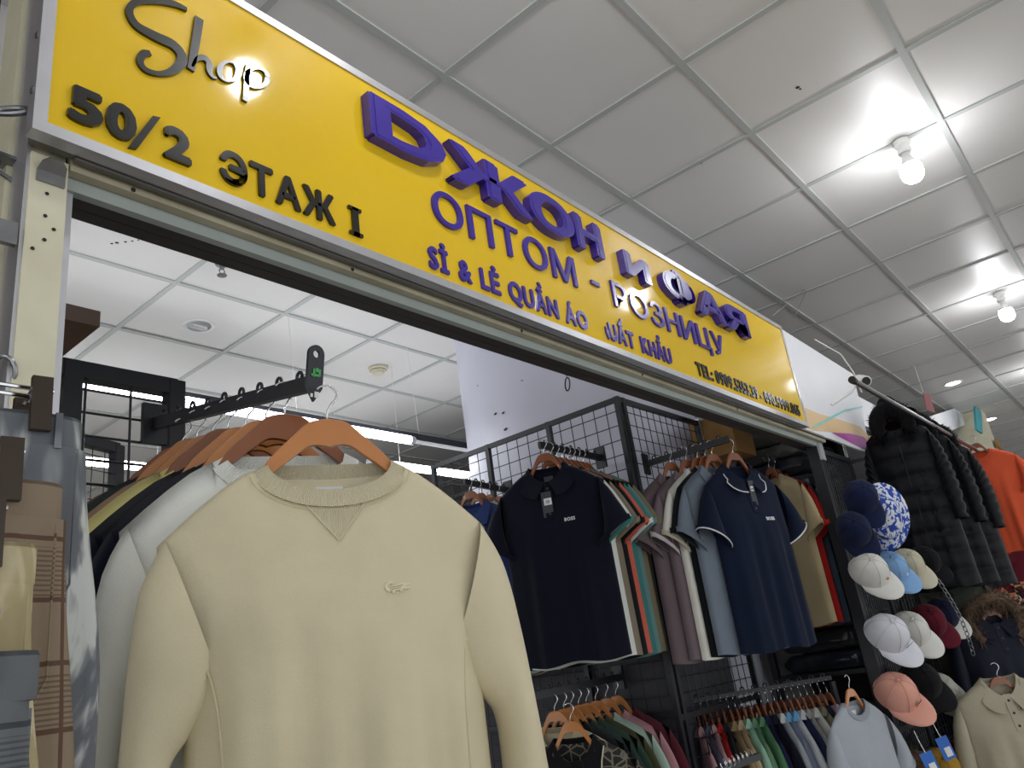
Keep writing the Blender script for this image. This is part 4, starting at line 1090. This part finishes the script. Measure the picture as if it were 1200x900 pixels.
swoosh([(952, 500), (970, 490), (990, 480), (1010, 476), (1010, 477.5), (990, 482), (972, 492), (953, 502)], 'cyan_line', (120, 206, 200), .0032)
p0, p1 = ony(1019, 511, 1.09), ony(1025, 530, 1.09)
MB().tube([p0-bo, p1-bo], .008, 10).build('edge_tube', M['white'], bn, True)
# security camera
cp = at(1012, 446, 3.75)
cc = thing('security_camera', 'white bullet security camera on top of the printed banner', 'camera', cp)
ax = (CAM+Vector((1.6, -.6, -.1))-cp).normalized()
MB().tube([-ax*.06, ax*.03], .026, 16).build('housing', M['white'], cc, True)
MB().tube([ax*.03, ax*.036], .02, 16).build('lens', M['blackplastic'], cc, True)
MB().tube([-ax*.05, -ax*.05+Vector((-.02, .05, -.05)), Vector((-.05, .16, -.08))], .008, 8).build('bracket', M['white'], cc, True)
for k, (a, b, c) in enumerate((((930, 372), (950, 332), (935, 340)), ((905, 370), (951, 333), (960, 336)))):
    o = MB().tube([ony(a[0], a[1], 1.1), ony(b[0], b[1], 1.25), ony(c[0], c[1], 1.3)], .002, 5).build('hanging_wire', M['steel']); tag(o, ('short', 'long')[k]+' thin wire tying the right end of the sign to the ceiling', 'wire')
o = MB().tube([at(955, 398, 3.6), at(985, 415, 3.7), at(1000, 436, 3.75), at(1010, 460, 3.75)], .003, 6).build('loose_cable', M['white'], None, True); tag(o, 'loose white cable over the top edge of the printed banner', 'cable')
rl0, rl1 = ony(1000, 446, .8), Vector((8.6, .8, 2.41))
rl = thing('clothes_rail', 'long metal rail above the corridor carrying the black puffer coats', 'rail', rl0)
MB().tube([(0, 0, 0), rl1-rl0], .0125, 10).build('pipe', M['steel'], rl, True)
MB().tube([(-.02, 0, 0), (.01, 0, 0)], .016, 10).build('end_cap', M['blackplastic'], rl, True)
for x in (1.9, 3.2, 4.5): MB().bar((x, 0, .0), (x, .62, .02), .02, .02).build('wall_bracket', M['steel'], rl)

KIND['puffer'] = dict(W0=.21, drop=.07, nw=.085, nf=.05, nb=.012, ua=.27, W1=.215, W2=.23, L=.92, T=.085, T0=.05, quilt=.034,
    outer=[(.205, -.07), (.25, -.16), (.275, -.28), (.285, -.42), (.275, -.58)], inner=[(.2, -.27), (.19, -.29), (.185, -.34), (.185, -.45), (.195, -.58)], sb=[.05, .065, .068, .06, .045])
def fur(path, r, n, seed, ln):
    rn = random.Random(seed); m = MB(); P = [Vector(q) for q in path]
    for k in range(n):
        i = rn.randrange(len(P)-1); p = P[i].lerp(P[i+1], rn.random())
        d = Vector((rn.gauss(0, 1), rn.gauss(0, 1), rn.gauss(0, 1))).normalized()
        b = p+d*r*rn.uniform(.5, 1); t = b+d*ln*rn.uniform(.6, 1.3)+Vector((0, 0, -ln*.3)); s = d.cross(Vector((.3, .5, .8))).normalized()*.004
        m.add([b-s, b+s, t], [(0, 1, 2)])
    return m
FB = srgb(19, 20, 25)
def puffer(label, pos, hd, c, furc, seed, sc=1):
    t = garment('puffer_coat', label, 'coat', 'puffer', pos, hd, c, None, seed=seed, fold=.008, hi=True, matname='nylon', group='long black puffer coats on the rail', scale=sc); t.scale = (.72, .8, .93)
    m = MB(); rg = []
    for k in range(9):                                   # hood hanging behind and above the neck
        u = k/8; r = []
        for j in range(14):
            a = math.pi*(j/13); w_ = .13*math.sin(math.pi*(.2+.7*u))
            r.append((w_*math.cos(a)*1.0, -.05+.1*u+.10*math.sin(a)*(.4+.6*u), .07-.03*u-.17*u*(1-.0)+.10*math.sin(a)*(1-u)))
        rg.append(r)
    m.rings(rg, cap=False, closed=False); link('hood', m.mesh('hood', M['nylon'], True), t, c)
    path = [(.105*math.cos(a), -.06-.03*math.cos(a)**2, -.02+.10*math.sin(a)) for a in [-.5+k*(math.pi+1)/24 for k in range(25)]]
    f = fur(path, .045, 2200, seed, .032)
    f.tube(path, .05, 8)
    o = link('fur_trim', f.mesh('fur_trim', M['fabric'], True), t, furc); o['kind'] = 'stuff'
    MB().tube([(0, fy(KIND['puffer'], 0, z, seed, .008)-.003, z) for z in [-.06-k*.04 for k in range(21)]], .004, 6).build('zip', M['blackplastic'], t, True)
    for z in (-.2, -.45):
        MB().box((.1, fy(KIND['puffer'], .1, z-.2, seed, .008)-.004, z-.2), (.11, .006, .02)).build('pocket_flap', M['nylon'], t, color=c)
    return t
for k, (u, v, D_, h_) in enumerate(((1046, 497, 4.15, -80), (1073, 508, 4.45, -80), (1098, 521, 4.75, -80))):
    q = at(u, v, D_); q.y = max(q.y, .72)
    puffer(('long black puffer coat with fur hood nearest the banner', 'long black puffer coat between two others on the rail', 'long black puffer coat with fur hood farthest from the banner')[k], q, h_, FB if k != 2 else srgb(36, 36, 40), srgb(14, 14, 17), 1+k)
    hanger(('first', 'second', 'third')[k]+' hanger under the puffer coats counted from the banner', q+Vector((0, 0, -.01)), h_, True, 'coat hangers')
# orange tee and the garments beyond on the rail
q = at(1146, 530, 5.2); orange = garment('t_shirt', 'bright orange T-shirt hanging from the corridor rail', 'T-shirt', 'tee', q, -92, srgb(228, 96, 62), 'crew', seed=1, fold=.014, hi=True, scale=.95)
hanger('hanger of the bright orange T-shirt', q, -92, True, 'coat hangers')
for k, (u, v, D_, cn, c, kd) in enumerate(((1172, 552, 6.3, 'pale grey', (132, 140, 148), 'tee'), (1188, 562, 7.0, 'dark red', (130, 28, 34), 'tee'), (1200, 566, 7.6, 'blue grey', (74, 86, 104), 'shirt'))):
    q = at(u, v, D_); garment('t_shirt' if kd == 'tee' else 'shirt', cn+' garment hanging on the rail beyond the orange T-shirt', 'T-shirt' if kd == 'tee' else 'shirt', kd, q, -60, srgb(c), 'crew', seed=1+k, fold=.012, group='garments far along the rail')
    hanger('hanger of the '+cn+' garment beyond the orange T-shirt', q, -60, True, 'coat hangers')
# poster, price flag, far column
def slab(name, label, cat, pts, th, mat, **k):
    m = MB(); a = [Vector(p) for p in pts]; n = (a[1]-a[0]).cross(a[3]-a[0]).normalized()*th
    m.rings([a, [p+n for p in a]]); return tag(m.build(name, mat), label, cat)
m_, nt, b_ = newmat('poster_print')
tc = nt.nodes.new('ShaderNodeTexCoord'); n_ = nt.nodes.new('ShaderNodeTexNoise'); n_.inputs['Scale'].default_value = 2.6; n_.inputs['Detail'].default_value = 1
nt.links.new(tc.outputs['Object'], n_.inputs['Vector']); ra = nt.nodes.new('ShaderNodeValToRGB'); e = ra.color_ramp.elements
e[0].color = srgb(190, 214, 232); e[0].position = .4; e[1].color = srgb(226, 232, 238); e[1].position = .56
x = e.new(.72); x.color = srgb(226, 190, 206)
nt.links.new(n_.outputs[0], ra.inputs[0]); nt.links.new(ra.outputs[0], b_.inputs['Base Color']); b_.inputs['Roughness'].default_value = .3
M['poster'] = m_
slab('poster', 'pale blue and pink poster behind the puffer coats', 'poster', [ony(1098, 508, 1.05), ony(1145, 545, 1.05), ony(1155, 590, 1.05), ony(1105, 575, 1.05)], .02, m_)
fl = slab('price_flag', 'small pinkish sign on a string hanging from the ceiling above the puffer coats', 'sign', [at(1082, 460, 6.5), at(1090, 463, 6.5), at(1096, 484, 6.5), at(1086, 480, 6.5)], .01, plain('pink_card', srgb(168, 108, 110), .6))
MB().tube([Vector(fl.data.vertices[0].co), Vector((fl.data.vertices[0].co.x, fl.data.vertices[0].co.y, ZC))], .002, 5).build('string', M['white'], fl)
fc = thing('square_column', 'cream square column with a teal sign down the corridor', 'column', ony(1140, 490, 1.25).xyz*Vector((1, 1, 0))); fo = Vector(fc.location)
cx = ony(1128, 470, 1.25).x
fc.location = (cx, 1.12, 0); fo = Vector(fc.location)
MB().span((0, 0, 0), (.28, .28, ZC)).build('shaft', M['cream'], fc)
tp = [ony(1143, 476, 1.1)-fo, ony(1150, 482, 1.1)-fo, ony(1152, 508, 1.1)-fo, ony(1145, 503, 1.1)-fo]
m = MB(); m.rings([tp, [p+Vector((0, .02, 0)) for p in tp]]); m.build('teal_sign', plain('teal_print', srgb(52, 150, 160), .4), fc)
m = MB().box((.14, -.03, 3.0), (.2, .02, .08)).build('junction_box', M['cardboard'], fc)
slab('soffit_panel', 'white soffit panel beside the cream column down the corridor', 'panel', [ony(1090, 488, 1.3), ony(1126, 476, 1.3), ony(1131, 498, 1.3), ony(1096, 512, 1.3)], .03, M['whitepaint'])

# ------------------------------------------------------------------ caps
def cap_meshes():
    d = {}
    m = MB(); rg = []
    for k in range(9):
        a = k/8*math.pi/2; r = []
        for j in range(28):
            t = 2*math.pi*j/28; c, s = math.cos(t), math.sin(t); bul = 1-.02*abs(math.cos(3*t))
            rr = math.cos(a)**.75 if k < 8 else .02
            r.append((.092*c*rr*bul+(.010*math.sin(a)), .078*s*rr*bul, .112*math.sin(a)**.95*(1+.04*c)))
        rg.append(r)
    m.rings(rg, cap=False); m.f.append(tuple(range(8*28, 9*28))); d['crown'] = m.mesh('crown', M['fabric'], True)
    s = MB()
    for j in range(6):
        t = math.pi*j/3+math.pi/6
        s.tube([(.0925*math.cos(t)*math.cos(a)**.75+.01*math.sin(a), .0785*math.sin(t)*math.cos(a)**.75, .1125*math.sin(a)**.95*(1+.04*math.cos(t))) for a in [k/8*math.pi/2*.985 for k in range(9)]], .0012, 5)
    d['panel_seams'] = s.mesh('panel_seams', M['fabric'], True)
    b = MB(); rows = []
    for zoff in (0, -.0035):
        for i in range(6):
            u = i/5; r = []
            for j in range(19):
                t = math.radians(lerp(-82, 82, j/18)); c, s_ = math.cos(t), math.sin(t)
                ext = .075*max(0, c)**.55*u
                x = .09*c+ext; y = .078*s_*(1+.06*u)
                z = .004-.30*ext*.35-1.9*y*y*u-2.2*ext*ext+zoff
                r.append((x, y, z))
            rows.append(r)
    n = 19; vs = [q for r in rows for q in r]; fs = []
    for L in (0, 6):
        for i in range(5):
            for j in range(n-1): fs.append(((L+i)*n+j, (L+i)*n+j+1, (L+i+1)*n+j+1, (L+i+1)*n+j))
    for j in range(n-1): fs.append((5*n+j, 5*n+j+1, 11*n+j+1, 11*n+j))
    d['brim'] = b.add(vs, fs).mesh('brim', M['fabric'], True, 60)
    d['button'] = MB().lathe([(.009, .111), (.008, .116), (0, .118)], 10, Matrix.Translation((.01, 0, 0))).mesh('button', M['fabric'], True)
    d['strap'] = MB().rings([[(-.088*math.cos(t), .07*math.sin(t), -.002), (-.088*math.cos(t), .07*math.sin(t), .016), (-.093*math.cos(t), .074*math.sin(t), .016), (-.093*math.cos(t), .074*math.sin(t), -.002)] for t in [-.5+k*.1 for k in range(11)]]).mesh('strap', M['fabric'], True, 40)
    return d
CM = cap_meshes()
def orient(up, fwd):
    """camera-facing directions given as (right, up, toward viewer), turned into a world rotation"""
    W = lambda q: (RT*q[0]+UP*q[1]-FW*q[2])
    z = W(up).normalized(); x = W(fwd); x = (x-z*x.dot(z)).normalized(); y = z.cross(x)
    return Matrix((x, y, z)).transposed().to_euler()
def cap(label, u, v, D_, c, brimc=None, up=(-.25, .75, .6), fwd=(.62, -.4, .68), sc=1.0, logo=None):
    t = thing('baseball_cap', label, 'cap', at(u, v, D_), 0, 'caps hanging on the mesh'); t.rotation_euler = orient(up, fwd); t.scale = (sc*.83,)*3
    link('crown', CM['crown'], t, c); link('panel_seams', CM['panel_seams'], t, tuple(x*.8 for x in c[:3])+(1,)); link('brim', CM['brim'], t, brimc or c); link('button', CM['button'], t, c); link('strap', CM['strap'], t, c)
    if logo:
        m = MB()
        if logo == 'stripes':
            for k in range(3): m.prism([(-.014+.011*k, 0), (-.006+.011*k, 0), (-.006+.011*k-.004, .012+.008*k), (-.014+.011*k-.004, .012+.008*k-.004)], .002, Matrix.Translation((.094, 0, .03)) @ Matrix.Rotation(math.pi/2, 4, 'Z') @ Matrix.Rotation(.25, 4, 'X'))
            m.build('front_logo', M['mark'] if sum(c[:3]) > 1.2 else M['thread'], t)
        else:
            m.lathe([(.008, 0), (.006, .002), (0, .003)], 10, Matrix.Translation((.093, 0, .045)) @ Matrix.Rotation(math.pi/2-.25, 4, 'Y')); m.build('front_logo', M['thread'] if logo == 'white' else M['wood'], t)
    return t
WH = srgb(222, 220, 214)
cap('white cap with a tiny motif hanging left in the upper cap row', 1018, 672, 3.25, WH, sc=1.08, logo='dot')
cap('light blue cap hanging second in the upper cap row', 1042, 668, 3.45, srgb(138, 178, 222), sc=1.05, logo='white')
cap('beige cap hanging third in the upper cap row', 1062, 664, 3.65, srgb(202, 196, 174), sc=1.05)
cap('black cap hanging last in the upper cap row', 1082, 660, 3.85, srgb(24, 24, 27), sc=1.05)
cap('white cap with dark striped emblem in the middle cap row', 1038, 746, 3.2, srgb(222, 222, 230), sc=1.15, up=(-.1, .8, .58), logo='stripes')
cap('plain white cap behind the striped emblem cap', 1065, 740, 3.45, WH, sc=1.12)
cap('maroon cap hanging third in the middle cap row', 1086, 730, 3.65, srgb(92, 26, 40), sc=1.12)
cap('dark navy cap hanging last in the middle cap row', 1102, 722, 3.9, srgb(30, 34, 58), WH, sc=1.1)
cap('coral pink cap with white emblem in the lower cap row', 1050, 815, 3.15, srgb(228, 166, 148), sc=1.15, up=(-.25, .8, .5), logo='stripes')
cap('black cap behind the coral pink cap', 1078, 800, 3.4, srgb(26, 26, 28), sc=1.15)
cap('grey cap with white strap in the lower cap row', 1100, 808, 3.6, srgb(176, 174, 164), sc=1.1, up=(-.3, .5, .8))
cap('brown cap at the lower edge under the coral pink cap', 1078, 905, 3.2, srgb(92, 70, 54), sc=1.1)
cap('mustard cap at the lower edge', 1102, 900, 3.4, srgb(180, 140, 56), sc=1.1)
cap('wine red cap at the lower edge', 1118, 890, 3.6, srgb(82, 24, 38), sc=1.1)
cap('purple cap at the lower right of the caps', 1134, 892, 3.8, srgb(66, 48, 82), sc=1.1)
cap('navy plush cap hanging under the dark mesh door', 1008, 585, 3.35, srgb(26, 34, 66), up=(-.2, .7, .7), fwd=(.3, -.8, .5), sc=1.05)
cap('second navy plush cap hanging below the first', 1000, 622, 3.3, srgb(24, 32, 60), up=(-.3, .6, .7), fwd=(.4, -.8, .4), sc=1.05)
# blue and white patterned bucket hat
m_, nt, b_ = newmat('blue_white_print')
tc = nt.nodes.new('ShaderNodeTexCoord'); n_ = nt.nodes.new('ShaderNodeTexNoise'); n_.inputs['Scale'].default_value = 38; n_.inputs['Detail'].default_value = 2; n_.inputs['Distortion'].default_value = 1.2
nt.links.new(tc.outputs['Object'], n_.inputs['Vector']); ra = nt.nodes.new('ShaderNodeValToRGB'); ra.color_ramp.interpolation = 'CONSTANT'
ra.color_ramp.elements[0].color = srgb(40, 72, 170); ra.color_ramp.elements[1].color = srgb(222, 226, 232); ra.color_ramp.elements[1].position = .5
nt.links.new(n_.outputs[0], ra.inputs[0]); nt.links.new(ra.outputs[0], b_.inputs['Base Color']); b_.inputs['Roughness'].default_value = .85
bh = thing('bucket_hat', 'blue and white patterned bucket hat right of the navy plush caps', 'hat', at(1036, 606, 3.45)); bh.rotation_euler = orient((-.35, .1, .93), (.1, -1, .1)); bh.scale = (1.15, .8, .9)
MB().lathe([(0, .085), (.05, .084), (.07, .078), (.078, .06), (.088, 0)], 28).build('crown', m_, bh, True, 50)
MB().lathe([(.088, 0), (.105, -.012), (.13, -.032), (.131, -.036), (.105, -.016), (.086, -.002)], 28).build('brim', m_, bh, True, 50)
# blue swing tags under the caps
for k, (u, v, D_) in enumerate(((1085, 884, 3.0), (1103, 866, 3.15))):
    q = at(u, v, D_); t = thing('swing_tag', ('left', 'right')[k]+' blue swing tag hanging from the lower caps', 'tag', q); t.rotation_euler = (0, 0, math.radians(-50)); 
    MB().box((0, 0, -.035), (.05, .002, .085), Matrix.Rotation(-.2, 4, 'Y')).build('card', M['tagblue'], t)
    MB().box((.004, -.002, -.05), (.026, .001, .035), Matrix.Rotation(-.2, 4, 'Y')).build('barcode_sticker', M['tagwhite'], t)
    MB().tube([(0, 0, .005), (-.01, 0, .04), (-.02, 0, .085)], .0016, 5).build('cord', M['white'], t, True)
# chrome rack uprights beside the low row
for k, (a, b) in enumerate((((994, 690), (1022, 812)), ((1007, 690), (1031, 812)))):
    p_, q_ = ony(a[0], a[1], 1.2), ony(b[0], b[1], 1.2); x = (p_.x+q_.x)/2
    o = MB().tube([(x, 1.2, 0), (x, 1.2, p_.z)], .011, 10).build('rack_upright', M['blackmetal'] if k == 0 else M['steel'], None, True); tag(o, ('black', 'steel')[k]+' rack tube standing between the low row and the caps', 'rack post')
# coats lower right
KIND['coat'] = dict(KIND['shirt'], L=.95, T=.075)
def coat(label, u, v, D_, hd, c, kd='coat', collar='polo', furc=None, name='coat', mat='fabric', sc=1):
    q = at(u, v, D_); t = garment(name, label, 'coat', kd, q, hd, srgb(c), collar, seed=2, fold=.02, matname=mat, group='coats below the caps and puffers', hi=True, scale=sc)
    if furc:
        path = [(.12*math.cos(a), -.06+.05*abs(math.cos(a)), -.05+.11*math.sin(a)) for a in [-.9+k*(math.pi+1.8)/24 for k in range(25)]]
        f = fur(path, .03, 1500, 5, .05); f.tube(path, .03, 8); o = link('fur_trim', f.mesh('fur_trim', M['fabric'], True), t, srgb(furc)); o['kind'] = 'stuff'
    hanger('hanger under the '+label, q, hd, True, 'coat hangers', dz=-.05); return t
coat('grey green coat right of the caps', 1098, 672, 4.3, -70, (80, 82, 74))
coat('black coat beyond the grey green coat', 1130, 688, 4.6, -66, (26, 27, 31), mat='nylon')
coat('dark navy jacket with brown fur trim', 1160, 716, 4.0, -60, (30, 33, 48), furc=(112, 92, 76), mat='nylon')
bj = coat('beige jacket with snap buttons at the lower right', 1170, 796, 3.45, -58, (176, 168, 146), mat='nylon', name='jacket')
for z in (-.12, -.2, -.28): MB().lathe([(.007, 0), (.006, .003), (0, .004)], 10, Matrix.Translation((.03, fy(KIND['coat'], .03, z, 2, .02)-.003, z)) @ Matrix.Rotation(math.pi/2, 4, 'X')).build('snap_button', M['steel'], bj, True)
coat('navy coat left of the beige jacket', 1122, 800, 4.0, -70, (20, 23, 36))
coat('dark blue coat at the right edge', 1196, 712, 4.5, -60, (30, 34, 50))
coat('maroon shirt under the orange T-shirt', 1166, 640, 5.4, -64, (92, 26, 40), kd='shirt', name='shirt')
coat('grey cardigan behind the maroon shirt', 1185, 648, 5.8, -64, (120, 116, 112), kd='shirt', name='cardigan')
coat('denim blue jacket under the puffer coats', 1128, 662, 5.4, -64, (44, 56, 78), kd='shirt', name='jacket')
# plaid shirt
m_, nt, b_ = newmat('orange_plaid')
tc = nt.nodes.new('ShaderNodeTexCoord'); ck = nt.nodes.new('ShaderNodeTexChecker'); ck.inputs['Scale'].default_value = 22; ck.inputs['Color1'].default_value = srgb(34, 26, 26); ck.inputs['Color2'].default_value = srgb(186, 122, 86)
nt.links.new(tc.outputs['Object'], ck.inputs['Vector']); nt.links.new(ck.outputs['Color'], b_.inputs['Base Color']); b_.inputs['Roughness'].default_value = .9
M['plaid'] = m_
coat('orange and black plaid shirt at the right edge', 1196, 668, 5.3, -60, (180, 120, 90), kd='shirt', name='shirt', mat='plaid')
# chain
ch = thing('chain', 'steel chain hanging between the coats right of the caps', 'chain', at(1098, 678, 3.7)); co = Vector(ch.location)
P_ = [at(lerp(1098, 1140, k/16)+6*math.sin(k/16*3), lerp(678, 768, k/16), 3.7) for k in range(17)]
for k in range(16):
    a, b = P_[k]-co, P_[k+1]-co; c = (a+b)/2; d = (b-a)*.62; s = (d.cross(FW if k % 2 else RT+FW*.5)).normalized()*.008
    MB().tube([c+d*math.cos(t)+s*math.sin(t) for t in [j*2*math.pi/10 for j in range(10)]], .0024, 5, True).build('link', M['steel'], ch, True)
o = MB().span((5.1, 1.3, 1.55), (5.5, 1.38, 1.75)).build('white_carton', M['whitepaint']); tag(o, 'white carton panel below the orange T-shirt', 'carton')
